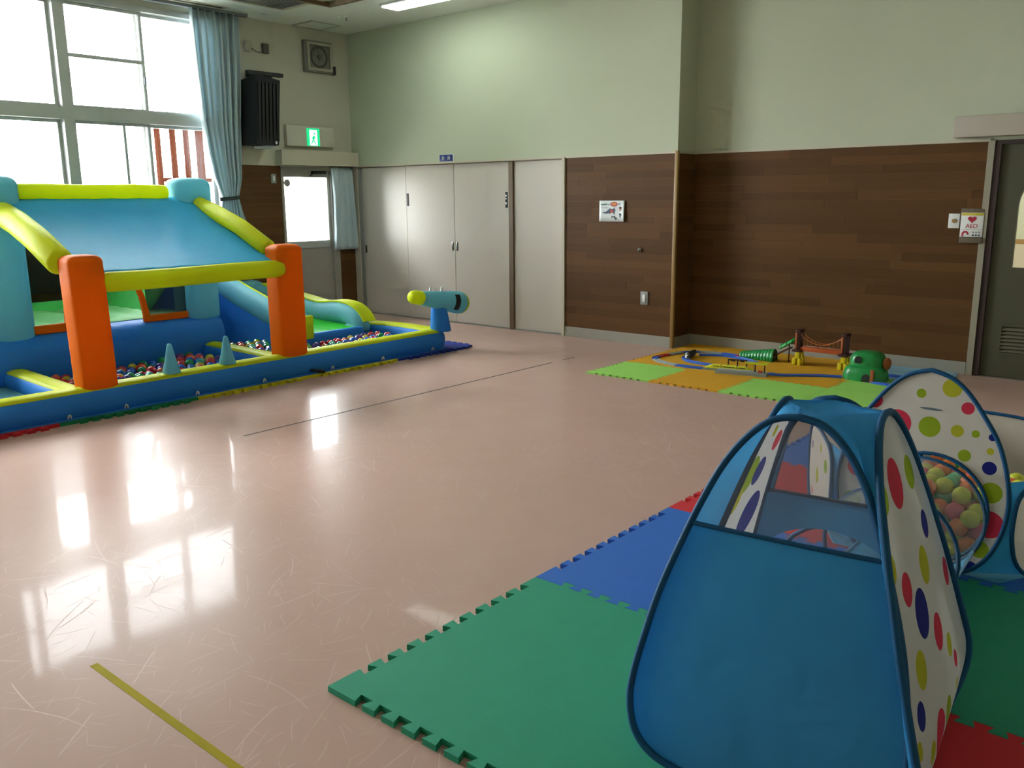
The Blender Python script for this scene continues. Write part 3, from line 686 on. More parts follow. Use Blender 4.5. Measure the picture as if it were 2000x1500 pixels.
# ================================================================== INFLATABLE CASTLE
def inflate(key, col, trans=.35, rough=.5):
    """PVC-coated cloth, full of air: daylight shines through it"""
    k = NT(key); c = lin(col); p = k.pos(); f = k.noise(p, 3, 3)
    cc = k.mix(f, tuple(x*.94 for x in c[:3])+(1,), tuple(min(1, x*1.06) for x in c[:3])+(1,)); k.l(cc, k.b.inputs['Base Color'])
    k.b.inputs['Roughness'].default_value = rough; k.b.inputs['Specular IOR Level'].default_value = .12
    k.bump(k.noise(p, 7, 3), .22, .03)
    tr = k.n('ShaderNodeBsdfTranslucent'); k.l(cc, tr.inputs[0])
    mx = k.n('ShaderNodeMixShader'); mx.inputs[0].default_value = trans
    k.l(k.b.outputs[0], mx.inputs[1]); k.l(tr.outputs[0], mx.inputs[2]); k.l(mx.outputs[0], k.out.inputs[0]); M[key] = k.m
inflate('inf_blue', '#3a8ce2', .2); inflate('inf_yellow', '#dfe828'); inflate('inf_orange', '#e8780e'); inflate('inf_cyan', '#80c9d6'); inflate('inf_roof', '#45b6e0')
inflate('inf_cone', '#80c8de'); inflate('inf_green', '#5fe070'); inflate('inf_ltgreen', '#98ec96'); inflate('inf_slide', '#44d848')
netting('net_black', '#14100e', .35)
Z0 = .02
K = thing('bouncy_castle', 'blue and yellow inflatable castle with cyan roof, slide and ball pits', 'bouncy castle', (-7.2, 3.7, Z0))
def I(name, mb, m, parent=K, smooth=50): return wobj(name, mb, m, parent, smooth)
def pleat(path, k=.0): return path
def arcpts(cx, cy, r, a0, a1, n, z): return [(cx+r*math.cos(a0+(a1-a0)*i/n), cy+r*math.sin(a0+(a1-a0)*i/n), z) for i in range(n+1)]
def line(p, q, n): return [tuple(a+(b-a)*i/n for a, b in zip(p, q)) for i in range(n)]
WALL = [(.075,0),(.098,.03),(.110,.075),(.106,.125),(.088,.165),(.070,.178),(-.070,.178),(-.088,.165),(-.106,.125),(-.110,.075),(-.098,.03),(-.075,0)]
RIM = [(.088,.166),(.080,.180),(.045,.190),(0,.194),(-.045,.190),(-.080,.180),(-.088,.166)]
def rippled(path, prof, amp=.004):
    """carry a profile along a path, letting the tube bulge and pinch a little"""
    P = [Vector(p) for p in path]; m = len(P); R = []
    for i in range(m):
        t = P[min(i+1, m-1)]-P[max(i-1, 0)]; t.z = 0; t.normalize(); a = Vector((t.y, -t.x, 0))
        w = 1+amp*10*(math.sin(i*1.7)*.3+math.sin(i*.9+1)*.3-(.6 if i % 9 == 4 else 0)*.5)
        R.append([P[i]+a*u*(1 if zz > .15 else w)+Vector((0,0,zz)) for u, zz in prof])
    return MB().rings(R)
XF = -6.04
front = line((XF, 1.25, Z0), (XF, 5.88, Z0), 60)+arcpts(XF-.115, 5.88, .115, 0, PI/2, 8, Z0)
endw = line((XF-.115, 5.995, Z0), (-7.12, 5.93, Z0), 14)+[(-7.12, 5.93, Z0)]
# gentle outward bow of the end wall
endw = [(x, y+.06*math.sin(PI*i/(len(endw)-1)), z) for i, (x, y, z) in enumerate(endw)]
pool = front+endw[1:]
leftw = line((-7.2, 1.25, Z0), (XF-.1, 1.25, Z0), 14)
I('pool_wall', rippled(pool, WALL, .003), 'inf_blue'); I('rim', MB().sweep(pool, RIM), 'inf_yellow')
I('pool_wall', rippled(leftw+[(XF-.1,1.25,Z0)], WALL, .003), 'inf_blue'); I('rim', MB().sweep(leftw+[(XF-.1,1.25,Z0)], RIM), 'inf_yellow')
for y in (2.52, 4.19):
    q = line((-7.16, y+.03, Z0-.0), (XF-.06, y, Z0), 12)+[(XF-.06, y, Z0)]
    PW = [(u*.85, z*.93) for u, z in WALL]; PR = [(u*.85, z*.93) for u, z in RIM]
    I('partition', MB().sweep(q, PW), 'inf_blue'); I('partition_top', MB().sweep(q, PR), 'inf_yellow')
I('pool_floor', RB(-7.25, XF+.02, 1.3, 2.50, Z0, Z0+.05, r=.01), 'inf_cyan')
I('pool_floor', RB(-7.25, XF+.02, 2.56, 5.95, Z0, Z0+.014, r=.005), 'inf_blue')
# seam flange along the bottom and the little white anchor loops
I('flange', MB().sweep(front, [(.06,.001),(.118,.001),(.118,.006),(.06,.006)]), 'inf_blue')
lp = MB().tube([(0,-.008,.0),(.008,-.007,.02),(.011,0,.026),(.008,.007,.02),(.012,.008,.002)], .006, 6).mesh('anchor_loop')
for y in (2.40, 2.79, 3.335, 3.92, 4.60, 5.17, 5.80):
    o = link('anchor_loop', lp, 'white', K); o.location = Vector((XF+.105, y, Z0+.012))-wloc(K)
I('valve_clip', MB().tube([(-5.945,4.38,.055),(-5.915,4.41,.05),(-5.885,4.44,.044),(-5.86,4.465,.040)], [.011,.013,.016,.014], 8), 'black')
# rear platform
def rear_ring(x, y0, y1, ins):
    return x
prof = [(-8.95,Z0),(-8.95,.40),(-8.85,.44),(-7.42,.44),(-7.30,.425),(-7.22,.385),(-7.185,.32),(-7.17,.22),(-7.18,.10),(-7.20,Z0)]
I('platform', MB().prism([(x, z) for x, z in prof], 2.05, 4.36, 'y'), 'inf_blue')
# bouncing floor, back ramp
gr = []
for i in range(25):
    x = -8.72+1.30*i/24; gr.append([(x, 2.35+1.82*j/30, .445+.022*abs(math.sin(PI*5*j/30))**.5*(1 if 0 < i < 24 else 0)) for j in range(31)])
I('bounce_floor', MB().rings(gr, closed=False), 'inf_ltgreen')
gr = []
for i in range(30):
    s = i/29; x = -8.75+1.02*s
    gr.append([(x-.10*t*t, 3.92+.55*t, .43+.62*t+.035*abs(math.sin(PI*5*s))**.6) for t in [j/10 for j in range(11)]])
I('climbing_ramp', MB().rings(gr, closed=False), 'inf_green')
I('ramp_body', MB().prism([(3.93,.43),(4.50,.43),(4.50,1.08)], -8.80, -7.78, 'x'), 'inf_blue')
gr = [[(x, 2.3+1.65*j/12, z) for j in range(13)] for x, z in ((-8.55,.45),(-8.62,.475),(-8.72,.505),(-8.82,.52),(-8.90,.50),(-8.92,.44))]
I('back_bolster', MB().rings(gr, closed=False), 'inf_green')
I('net', B(-8.76, -8.758, 2.4, 4.2, .60, 1.45), 'net_black', smooth=0)
I('net', B(-7.305, -7.303, 3.70, 4.07, .47, .95), 'net_black', smooth=0)
ob = [(0,-.0),(.0,0)]
I('opening_edge', RB(-7.325, -7.285, 2.76, 3.03, .425, .495, r=.008), 'inf_orange')
I('opening_edge', RB(-7.325, -7.285, 3.665, 4.08, .425, .485, r=.008), 'inf_orange')
I('opening_edge', MB().sweep([(0,0,0)]*1+[(0,0,1)], [(0,0)]*3) if False else MB().rings([[(-7.325,y,z),(-7.285,y,z),(-7.285,y+w,z),(-7.325,y+w,z)] for y, z, w in ((3.67,.48,.05),(3.66,.55,.045),(3.645,.65,.04),(3.60,.78,.04),(3.52,.90,.04))]), 'inf_orange')
I('opening_edge', MB().rings([[(-7.325,y,z),(-7.285,y,z),(-7.285,y+.045,z),(-7.325,y+.045,z)] for y, z in ((3.01,.48),(3.015,.60),(3.03,.75),(3.08,.90))]), 'inf_orange')
# posts
def post(name, cx, cy, z0, z1, ax, ay, m, e=4, lean=(0, 0), seam=False, dome=.10, base=1.0):
    R = []
    n = 36; hs = [0, .02, .08]+[.08+.1*i for i in range(1, 9)]
    H_ = z1-z0
    zs = [(z0, base*.94), (z0+.02, base), (z0+H_*.3, 1.0), (z0+H_*.6, 1.0), (z1-dome, 1.0)]
    zs += [(z1-dome+dome*math.sin(a), max(.02, math.cos(a))**.5) for a in [PI/2*i/7 for i in range(1, 8)]]
    for z, s in zs:
        t = (z-z0)/H_; ring = []
        for k in range(n):
            a = 2*PI*k/n; c_, s_ = math.cos(a), math.sin(a)
            ring.append((cx+lean[0]*t+ax*s*math.copysign(abs(c_)**(2/e), c_), cy+lean[1]*t+ay*s*math.copysign(abs(s_)**(2/e), s_), z))
        R.append(ring)
    return I(name, MB().rings(R), m)
post('front_post', -6.055, 2.655, .185, 1.105, .105, .122, 'inf_orange', 5, (0, -.02), dome=.05)
post('front_post', -6.055, 4.262, .185, 1.105, .105, .128, 'inf_orange', 5, (0, .0), dome=.05)
post('rear_post', -7.42, 2.615, .40, 1.655, .18, .182, 'inf_cyan', 2.6, dome=.075)
post('rear_post', -7.42, 4.245, .40, 1.655, .18, .182, 'inf_cyan', 2.6, dome=.075)
# beams and roof
def rtube(path, r, k=4):
    """tube with softly rounded ends"""
    P = [Vector(p) for p in path]; d0 = (P[1]-P[0]).normalized(); d1 = (P[-1]-P[-2]).normalized()
    pre = [P[0]-d0*r*.6*math.sin(a) for a in (PI/2*.98, PI/2*.7, PI/2*.35)]; pr = [r*max(.05, math.cos(a)) for a in (PI/2*.98, PI/2*.7, PI/2*.35)]
    post_ = [P[-1]+d1*r*.6*math.sin(a) for a in (PI/2*.35, PI/2*.7, PI/2*.98)]; po = [r*max(.05, math.cos(a)) for a in (PI/2*.35, PI/2*.7, PI/2*.98)]
    return MB().tube(pre+P+post_, pr+[r]*len(P)+po, 20)
I('roof_beam', rtube([(-7.38, 2.74+.25*i, 1.528+.004*math.sin(i*2.1)) for i in range(6)], .066), 'inf_yellow')
I('roof_beam', rtube([(-6.00, 2.78+.232*i, .912-.004*math.sin(i)) for i in range(7)], .069), 'inf_yellow')
I('roof_beam', rtube([(-7.36,2.635,1.385),(-6.95,2.605,1.305),(-6.55,2.57,1.20),(-6.18,2.555,1.055)], .092), 'inf_yellow')
I('roof_beam', rtube([(-7.32,4.26,1.43),(-6.95,4.225,1.35),(-6.55,4.20,1.235),(-6.18,4.20,1.07)], .070), 'inf_yellow')
gr = []
for i in range(17):
    s = i/16; x = -7.36+1.375*s; z = 1.475-.52*s-.024*math.sin(PI*s)
    gr.append([(x, 2.63+(4.235-2.63)*j/20, z-.02*math.sin(PI*j/20)*math.sin(PI*s)+.004*math.sin(j*1.9+i)) for j in range(21)])
rf = I('roof_sheet', MB().rings(gr, closed=False), 'inf_roof'); q = rf.modifiers.new('thick', 'SOLIDIFY'); q.thickness = .01
# slide
def capsule(path, ry, rz, cy, n=18):
    R = []; m = len(path)
    for i, (x, z) in enumerate(path):
        p = path[max(i-1, 0)]; q_ = path[min(i+1, m-1)]; dx, dz = q_[0]-p[0], q_[1]-p[1]; L = math.hypot(dx, dz); nx_, nz_ = -dz/L, dx/L
        e = 1 if 1 < i < m-2 else (.9 if i in (1, m-2) else .55)
        R.append([(x+nx_*rz*e*math.sin(2*PI*k/n), cy+ry*e*math.cos(2*PI*k/n), z+nz_*rz*e*math.sin(2*PI*k/n)) for k in range(n)])
    return MB().rings(R)
def interp(pts, n):
    out = []
    for i in range(len(pts)-1):
        p0, p1, p2, p3 = pts[max(i-1,0)], pts[i], pts[i+1], pts[min(i+2,len(pts)-1)]
        for j in range(n):
            t = j/n; out.append(tuple(.5*(2*b+(c-a)*t+(2*a-5*b+4*c-d)*t*t+(3*b-a-3*c+d)*t**3) for a, b, c, d in zip(p0, p1, p2, p3)))
    return out+[pts[-1]]
near = interp([(-8.75,.86),(-8.40,.70),(-7.95,.53),(-7.55,.415),(-7.2,.325),(-6.95,.30),(-6.80,.27)], 4)
far = interp([(-8.80,.45),(-8.4,.37),(-7.9,.31),(-7.60,.275),(-7.3,.30),(-7.10,.28),(-6.98,.21),(-6.95,.12)], 4)
sl = I('slide_side', capsule(near, .085, .125, 4.99), 'inf_cyan')
I('stripe', MB().rings([[(x-.05,5.0-.03,z+.117),(x-.05,5.0+.05,z+.117),(x-.045,5.0+.05,z+.131),(x-.045,5.0-.03,z+.131)] for x, z in near[2:-3]]), 'inf_yellow', sl)
I('end_pad', RB(-6.79, -6.755, 4.92, 5.05, .16, .385, r=.015), 'inf_yellow', sl)
sf = I('slide_side', capsule(far, .085, .115, 5.78), 'inf_cyan')
I('stripe', MB().rings([[(x+nx_*.108,5.74,z+nz_*.108),(x+nx_*.108,5.90,z+nz_*.108),(x+nx_*.122,5.90,z+nz_*.122),(x+nx_*.122,5.74,z+nz_*.122)] for (x, z), (nx_, nz_) in [(far[i], (lambda dx, dz: (-dz/math.hypot(dx,dz), dx/math.hypot(dx,dz)))(far[i+1][0]-far[i-1][0], far[i+1][1]-far[i-1][1])) for i in range(2, len(far)-3)]]), 'inf_yellow', sf)
I('slide_foot_pad', RB(-7.12, -6.92, 5.68, 5.90, Z0, .20, r=.03), 'inf_cyan', sf)
surf = []
for x, z in interp([(-8.7,.36),(-8.3,.31),(-7.9,.25),(-7.5,.205),(-7.2,.19),(-7.0,.19),(-6.86,.19)], 4):
    surf.append([(x, 4.95+.80*j/12, z-.03*math.sin(PI*j/12)+.008*abs(math.sin(PI*3*j/12))) for j in range(13)])
I('slide_surface', MB().rings(surf, closed=False), 'inf_slide')
I('slide_foot', RB(-6.90, -6.83, 4.95, 5.72, Z0, .195, r=.02), 'inf_blue')
sw = [(-8.75,Z0),(-6.86,Z0),(-6.86,.17),(-7.2,.23),(-7.55,.32),(-7.95,.44),(-8.40,.61),(-8.75,.77)]
I('slide_wall', MB().prism(sw, 4.935, 5.0, 'y'), 'inf_blue')
I('slide_wall', MB().prism([(-8.8,Z0),(-6.9,Z0),(-6.9,.1),(-7.5,.2),(-8.8,.4)], 5.74, 5.82, 'y'), 'inf_blue')
I('slide_top', RB(-8.95, -8.72, 4.40, 5.85, Z0, .55, r=.06, seg=4), 'inf_cyan')
# cones on the front rim
for y, dy in ((3.20, .022), (3.665, .028)):
    I('cone', MB().lathe([(.066,-.0),(.064,.012),(.045,.08),(.03,.15),(.022,.19),(.019,.205),(.012,.217),(.002,.220)], 20, (XF+.01, y, Z0+.188)), 'inf_cone')
# toy cannon on the front corner
cs = I('cannon_stand', MB().rings([[(-6.01+a*s*math.cos(2*PI*k/20), 6.0-.02*i/3+b*s*math.sin(2*PI*k/20), z) for k in range(20)] for i, (z, s, a, b) in enumerate(((.19,1.0,.10,.098),(.23,1.0,.10,.10),(.30,.92,.10,.098),(.40,.80,.10,.095),(.48,.74,.10,.095)))]), 'inf_blue')
ax0, ax1 = Vector((-5.99, 5.585, .560)), Vector((-5.99, 6.275, .438))
def on_axis(t): return ax0+(ax1-ax0)*t
ca = I('cannon_barrel', MB().tube([on_axis(t) for t in (.19,.21,.4,.6,.8,.93,.985,1.0)], [.060,.066,.078,.092,.106,.112,.104,.085], 24), 'inf_cyan')
I('nozzle', MB().tube([on_axis(t) for t in (0,.012,.04,.10,.20,.22)], [.03,.048,.060,.066,.066,.05], 24), 'inf_yellow', ca)
I('end_cap', MB().tube([on_axis(t) for t in (.965,.99,1.03,1.045)], [.104,.107,.09,.05], 24), 'inf_yellow', ca)
d_ = (ax1-ax0).normalized(); nn = d_.cross(Vector((0,0,1))).normalized(); bb = nn.cross(d_)
bnd = []
for t, rr in ((.74, .1035), (.82, .109)):
    bnd.append([on_axis(t)+(nn*math.cos(a)+bb*math.sin(a))*rr for a in [-.75+1.5*k/12 for k in range(13)]])
bn = I('strap', MB().rings(bnd, closed=False), 'black_rough', ca); q = bn.modifiers.new('thick', 'SOLIDIFY'); q.thickness = .006
for t, h_ in ((.36, .03), (.58, .045)):
    c_ = on_axis(t)+bb*(.07+.025*t); I('air_valve', MB().tube([c_, c_+bb*h_], .011, 10), 'white', ca)

# ================================================================== BALLS IN THE PITS
bm_ = MB().ball((0,0,0), .5, 14, 10).mesh('pit_ball', 80)
BC = [('red','#b81a24'),('red','#b81a24'),('red','#b81a24'),('yellow','#c3ae22'),('yellow','#c3ae22'),('green','#128a4a'),('blue','#2456b4'),('purple','#512a86'),('orange','#d2521c'),('green','#128a4a'),('blue','#2456b4')]
for k_, c_ in {c: h for c, h in BC}.items(): mat('ball_'+k_, c_, .16, .04, spec=.6)
mat('ball_teal', '#4aa88e', .16, .04); mat('ball_pink', '#c0456c', .16, .04)
def ball(x, y, z, d, col, where, name='pit_ball'):
    if where == 'middle':
        where = 'middle pit '+('beside the yellow partition' if y > 3.80 else 'between the two cones' if y > 3.30 else 'behind the first cone' if y > 2.98 else 'behind the left orange post')
        if x < -6.93: where = 'middle pit against the rear wall '+('by the partition' if y > 3.7 else 'behind the cones' if y > 3.0 else 'behind the orange post')
    elif where == 'right':
        where = 'right pit '+('behind the right orange post' if y < 4.62 else 'in front of the blue slide wall' if y < 4.95 else 'at the foot of the slide' if y < 5.45 else 'near the toy cannon end')
        if x > -6.42: where = 'right pit by the front rim '+('beside the orange post' if y < 4.9 else 'before the slide' if y < 5.4 else 'near the toy cannon')
    me = BM[col]; o = bpy.data.objects.new(name, me); C.objects.link(o); o.location = (x, y, z); o.scale = (d, d, d)
    tag(o, '%s plastic ball in the %s' % (col, where), 'ball', '%s balls in the %s' % (col, where))
BM = {}
for col in ('red','yellow','green','blue','purple','orange','teal','pink'):
    BM[col] = bm_.copy(); BM[col].materials.append(M['ball_'+col])
rnd = random.Random(21)
names = [c for c, _ in BC]+['teal']
def fill(x0, x1, y0, y1, where, level, d=.084, keep=None, w=None):
    s = d*1.06; i = 0; x = x0
    while x < x1:
        y = y0+(s/2 if i % 2 else 0)
        while y < y1:
            if keep is None or keep(x, y):
                ball(x+rnd.uniform(-.008,.008), y+rnd.uniform(-.008,.008), level(x, y)+rnd.uniform(-.014,.014), d*rnd.uniform(.9,1.08), rnd.choice(w or names), where)
            y += s
        x += s*.88; i += 1
def see(x, y, zt=.13):     # does a ball here clear the front rim as seen from standing height
    dist = math.hypot(x, y); f = -6.13/x; zr = 1.45-(1.45-zt)*f
    return zr > .20
fill(-7.12, -6.2, 2.72, 4.05, 'middle', lambda x, y: .072+.035*max(0, (y-3.5)/.6), keep=lambda x, y: see(x, y, .125+.03*max(0, (y-3.5)/.6)))
fill(-6.74, -6.2, 4.34, 5.86, 'right', lambda x, y: .085+.02*max(0, (y-5.1)), keep=lambda x, y: see(x, y, .14), d=.082)
fill(-7.3, -6.76, 4.42, 4.84, 'right', lambda x, y: .10, keep=lambda x, y: see(x, y, .14), d=.082)
# ================================================================== POP-UP TENT
fabric('tent_blue', '#40a2de', .45, .6, .3, 6); fabric('tape_blue', '#0d4a73', .02, .6); fabric('tent_floor', '#5aa5c8', .2)
netting('tent_net', '#8c9098', .66); netting('tunnel_net', '#b4bcc2', .70)
RD = [('r',-0.023,0.762,0.062),('g',0.137,0.748,0.044),('g',-0.155,0.762,0.041),('b',0.171,0.599,0.037),('y',0.065,0.526,0.048),('r',-0.135,0.536,0.040),('y',-0.219,0.613,0.037),('b',-0.054,0.446,0.060),('r',0.065,0.350,0.047),('y',0.162,0.272,0.031),('y',-0.157,0.349,0.045),('r',0.316,0.416,0.039),('r',0.208,0.213,0.023),('b',-0.228,0.270,0.033),('g',0.041,0.148,0.039),('r',-0.076,0.151,0.057),('y',-0.288,0.217,0.021),('y',-0.177,0.153,0.029),('y',0.187,0.151,0.018)]
LD = [('r',0.195,0.768,0.07),('g',0.043,0.726,0.055),('b',-0.039,0.714,0.043),('r',-0.112,0.790,0.031),('y',-0.048,0.835,0.018),('b',-0.105,0.553,0.075),('y',0.092,0.662,0.041),('y',0.339,0.795,0.043),('r',-.14,.40,.05),('g',.12,.38,.045),('b',.22,.52,.03),('y',-.10,.22,.04),('r',.08,.18,.05)]
PD = [('r',-.107,.542,.053),('g',.013,.545,.04),('y',.077,.704,.035),('r',.139,.635,.023),('y',.112,.544,.023),('g',.176,.543,.014),('b',.233,.539,.013),('g',.147,.455,.023),('y',.232,.486,.013),('b',.236,.423,.025),('g',.252,.332,.039),('r',.257,.211,.052),('g',.238,.11,.033),('b',.213,.029,.028),('y',-.19,.45,.03),('r',-.24,.34,.04),('g',-.25,.2,.035),('r',-.20,.62,.03),('b',-.16,.09,.025),('g',-.03,.67,.018)]
SD = [('y',.0,.19,.034),('r',.18,.07,.05),('b',-.2,.28,.02),('g',.16,.28,.03),('r',-.12,.08,.02),('y',.05,.33,.02)]
dotted('dots_right', '#cfc9c4', RD); dotted('dots_left', '#d4d0cc', LD, .35); dotted('dots_pit', '#cdc4ba', PD, .3); dotted('dots_side', '#d0c6b8', SD, .35)
TC = Vector((-.775, 2.148, .031)); HBS = (.37, .37, .37, .37); TL = .28; TA = .11; EOFF = (-.04, .03, .02, -.05); ESC = (.965, 1.12, .78, .84)
EG = interp([(0,.0),(.12,.001),(.20,.006),(.27,.024),(.32,.065),(.345,.13),(.348,.19),(.336,.28),(.306,.43),(.263,.57),(.22,.69),(.175,.79),(.12,.868),(.062,.914),(0,.927)], 4)
EG = [(max(0, a), max(0, b)) for a, b in EG]
_s, _c = math.sin(TA), math.cos(TA)
NRM = [Vector((_s,-_c,0)), Vector((_c,_s,0)), Vector((-_s,_c,0)), Vector((-_c,-_s,0))]
def frame(k):
    n = NRM[k]; e = Vector((-n.y, n.x, 0)); up = Vector((-n.x*TL, -n.y*TL, 1)).normalized(); return TC+n*HBS[k], e, up, n
def PT(k, e, h, out=0):
    b, ed, up, n = frame(k); e += EOFF[k]
    if k % 2: out -= .075*max(0, 1-h/.20)**2      # the side panels curl in at the ground
    return b+ed*e+up*h+n*out
def EGK(k): return [(a*ESC[k], b) for a, b in EG]
def hw(h, k=0):
    if k >= 0: return ESC[k]*hw(h, -1)
    for i in range(len(EG)-1):
        (a, b), (c, d) = EG[i], EG[i+1]
        if b <= h <= d and d > b: return a+(c-a)*(h-b)/(d-b)
    return 0.0
T = thing('play_tent', 'blue pop-up play tent with netting window and dotted sides', 'tent', tuple(TC))
def panel(k, h0, h1, m, name, rows=26, cols=14, bulge=.012):
    R = []; uv = []
    for i in range(rows+1):
        h = h0+(h1-h0)*i/rows; w = hw(h, k) if 0 < h < .926 else (.20*ESC[k] if h <= 0 else .002)
        ring = []
        for j in range(cols+1):
            e = -w+2*w*j/cols; o = bulge*math.sin(PI*h/.927)*(1-(e/.36)**2)
            ring.append(PT(k, e, h, o)); uv.append((e+EOFF[k], h))
        R.append(ring)
    mb = MB().rings(R, closed=False); mb.uv = uv
    o = wobj(name, mb, m, T, 60); return o
LB = .625
panel(0, 0, LB, 'tent_blue', 'front_panel'); panel(0, LB, .927, 'tent_net', 'netting_window')
panel(1, 0, .927, 'dots_right', 'dotted_panel', 40); panel(3, 0, .927, 'dots_left', 'dotted_panel', 40)
# back panel with an arched doorway to the tunnel
def holed(outline, cx, cy, r, place, rings=6):
    """panel between a round hole and an outline polygon, (u, v) laid out by place()"""
    n = 64; R = []; uv = []
    def cast(a):
        dx, dy = math.cos(a), math.sin(a); best = 9
        for i in range(len(outline)):
            (x1, y1), (x2, y2) = outline[i], outline[(i+1) % len(outline)]
            ex, ey = x2-x1, y2-y1; den = dx*ey-dy*ex
            if abs(den) < 1e-9: continue
            t = ((x1-cx)*ey-(y1-cy)*ex)/den; s = ((x1-cx)*dy-(y1-cy)*dx)/den
            if t > 0 and -1e-6 <= s <= 1+1e-6: best = min(best, t)
        return best
    C_ = [cast(2*PI*k/n) for k in range(n)]
    for i in range(rings+1):
        s = i/rings; ring = []
        for k in range(n):
            a = 2*PI*k/n; rr = r+(max(C_[k], r+.002)-r)*s; u, v = cx+rr*math.cos(a), cy+rr*math.sin(a)
            ring.append(place(u, v)); uv.append((u, v))
        R.append(ring)
    mb = MB().rings(R, cap0=False, cap1=False); mb.uv = uv; return mb
bo = [(a, b) for a, b in EGK(2) if b <= .60]; bo = bo+[(hw(.60, 2), .60)]; bo = bo+[(-a, b) for a, b in reversed(bo) if a > 0]
wobj('back_panel', holed(bo, .02, .262, .238, lambda u, v: PT(2, u, v)), 'tent_blue', T, 60)
panel(2, .60, .927, 'tent_net', 'netting_window')
# cloth between neighbouring panels, crown piece
for k in range(4):
    R = []
    for (a, h), (a2, h2) in list(zip(EGK(k), EGK((k+1) % 4)))[6:]:
        p, q = PT(k, a, h), PT((k+1) % 4, -a2, h2); md = (p+q)/2-(NRM[k]+NRM[(k+1) % 4])*.012
        R.append([p, (p*.7+q*.3)*.5+(p*.7+md*.3)*.5, md, (q*.7+p*.3)*.5+(q*.7+md*.3)*.5, q])
    wobj('corner_gusset', MB().rings(R, closed=False), 'tent_blue', T, 60)
wobj('crown_piece', MB().add([PT(k, 0, .925) for k in range(4)]+[TC+Vector((0,0,.865))], [(0,1,4),(1,2,4),(2,3,4),(3,0,4)]), 'tent_blue', T, 60)
for k in range(4):
    loop = [PT(k, a, h, .006) for a, h in EGK(k)]+[PT(k, -a, h, .006) for a, h in reversed(EGK(k)[1:-1])]
    wobj('hoop_frame', MB().tube(loop, .0095, 8, closed=True), 'tape_blue', T, 60)
for k, hb_ in ((0, LB), (2, .60)):
    w = hw(hb_, k); wobj('hem_tape', MB().tube([PT(k, -w+2*w*i/10, hb_, .012*math.sin(PI*hb_/.927)*(1-((-w+2*w*i/10)/.36)**2)+.002) for i in range(11)], .006, 6), 'tape_blue', T, 60)
wobj('ground_sheet', RB(-1.05, -.50, 1.88, 2.42, .021, .024, r=.001), 'tent_floor', T)
# tunnel between tent and ball pit
U = thing('play_tunnel', 'short see-through crawl tunnel with blue hoops joining tent and ball pit', 'tunnel', (-.84, 2.9, .022))
def tc(y): s = (y-2.5)/(3.45-2.5); return (-.825-.035*s, .263-.012*s, .228-.012*s)
def tring(y, a0, a1, n): x, z, r = tc(y); return [(x+r*math.cos(a0+(a1-a0)*k/n), y, z+r*math.sin(a0+(a1-a0)*k/n)) for k in range(n+1)]
ys = [2.50+.95*i/16 for i in range(17)]
wobj('netting', MB().rings([tring(y, -.55, PI+.55, 32) for y in ys], closed=False), 'tunnel_net', U, 60)
wobj('cloth_floor', MB().rings([tring(y, PI+.55, 2*PI-.55, 16) for y in ys], closed=False), 'tent_floor', U, 60)
mat('hoop_light', '#4f8fb8', .5)
for y, m in ((2.50, 'tape_blue'), (2.98, 'tape_blue'), (3.455, 'tape_blue')):
    wobj('hoop', MB().tube(tring(y, 0, 2*PI*31/32, 31), .0075, 8, closed=True), m, U, 60)
for a in (-.55, PI+.55):
    wobj('seam_tape', MB().tube([tring(y, a, a+1, 1)[0] for y in ys], .007, 6), 'hoop_light', U, 60)
# ball pit
PC = Vector((-.9, 3.48, .030)); Q = thing('tent_ball_pit', 'dotted fabric ball pit with a tall arched front panel', 'ball pit', (-.9, 4.03, .022))
PO = interp([(0,.0),(.15,.002),(.215,.025),(.27,.09),(.305,.19),(.315,.30),(.297,.41),(.258,.52),(.205,.605),(.14,.69),(.075,.742),(0,.765)], 4)
PO = PO+[(-a, b) for a, b in reversed(PO[1:-1])]
def PP(u, v, o=0): return PC+Vector((u, .0995*v-o, .995*v))
fp = wobj('front_panel', holed(PO, .04, .232, .212, PP, 8), 'dots_pit', Q, 60)
wobj('hoop_frame', MB().tube([PP(u, v, .004) for u, v in PO], .0085, 8, closed=True), 'tape_blue', Q, 60)
wobj('opening_hoop', MB().tube([PP(.04+.212*math.cos(2*PI*k/40), .232+.212*math.sin(2*PI*k/40), .004) for k in range(40)], .007, 8, closed=True), 'tape_blue', Q, 60)
mat('slot_dark', '#56646c', .7)
wobj('pocket_slit', MB().prism([(.0+.045*math.cos(2*PI*k/16)-.0, .0+.004*math.sin(2*PI*k/16)) for k in range(16)], 0, .0015, 'y').__class__().add([PP(.012+.042*math.cos(2*PI*k/16), .615+.0045*math.sin(2*PI*k/16), .003) for k in range(16)], [tuple(range(16))]), 'slot_dark', Q, 0)
HX = [(-.58,3.48),(-.26,4.03),(-.58,4.59),(-1.22,4.59),(-1.54,4.03),(-1.22,3.48)]
SO = interp([(0,.0),(.12,.002),(.20,.02),(.26,.08),(.288,.17),(.29,.25),(.275,.325),(.22,.372),(.12,.388),(0,.392)], 3)
def side_pt(i, u, v, o=0):
    a, b = Vector((*HX[i], .030)), Vector((*HX[i+1], .030)); d = (b-a).normalized(); n = Vector((d.y, -d.x, 0)); return (a+b)/2+d*u+Vector((0,0,v))+n*o
for i in range(5):
    R = []; uv = []
    for a, h in SO:
        R.append([side_pt(i, -a+2*a*j/8, h, .012*math.sin(PI*j/8)) for j in range(9)]); uv += [(-a+2*a*j/8, h) for j in range(9)]
    mb = MB().rings(R, closed=False); mb.uv = uv; wobj('side_panel', mb, 'dots_side', Q, 60)
    lp = [side_pt(i, a, h, .004) for a, h in SO]+[side_pt(i, -a, h, .004) for a, h in reversed(SO[1:-1])]
    wobj('hoop_frame', MB().tube(lp, .008, 8, closed=True), 'tape_blue', Q, 60)
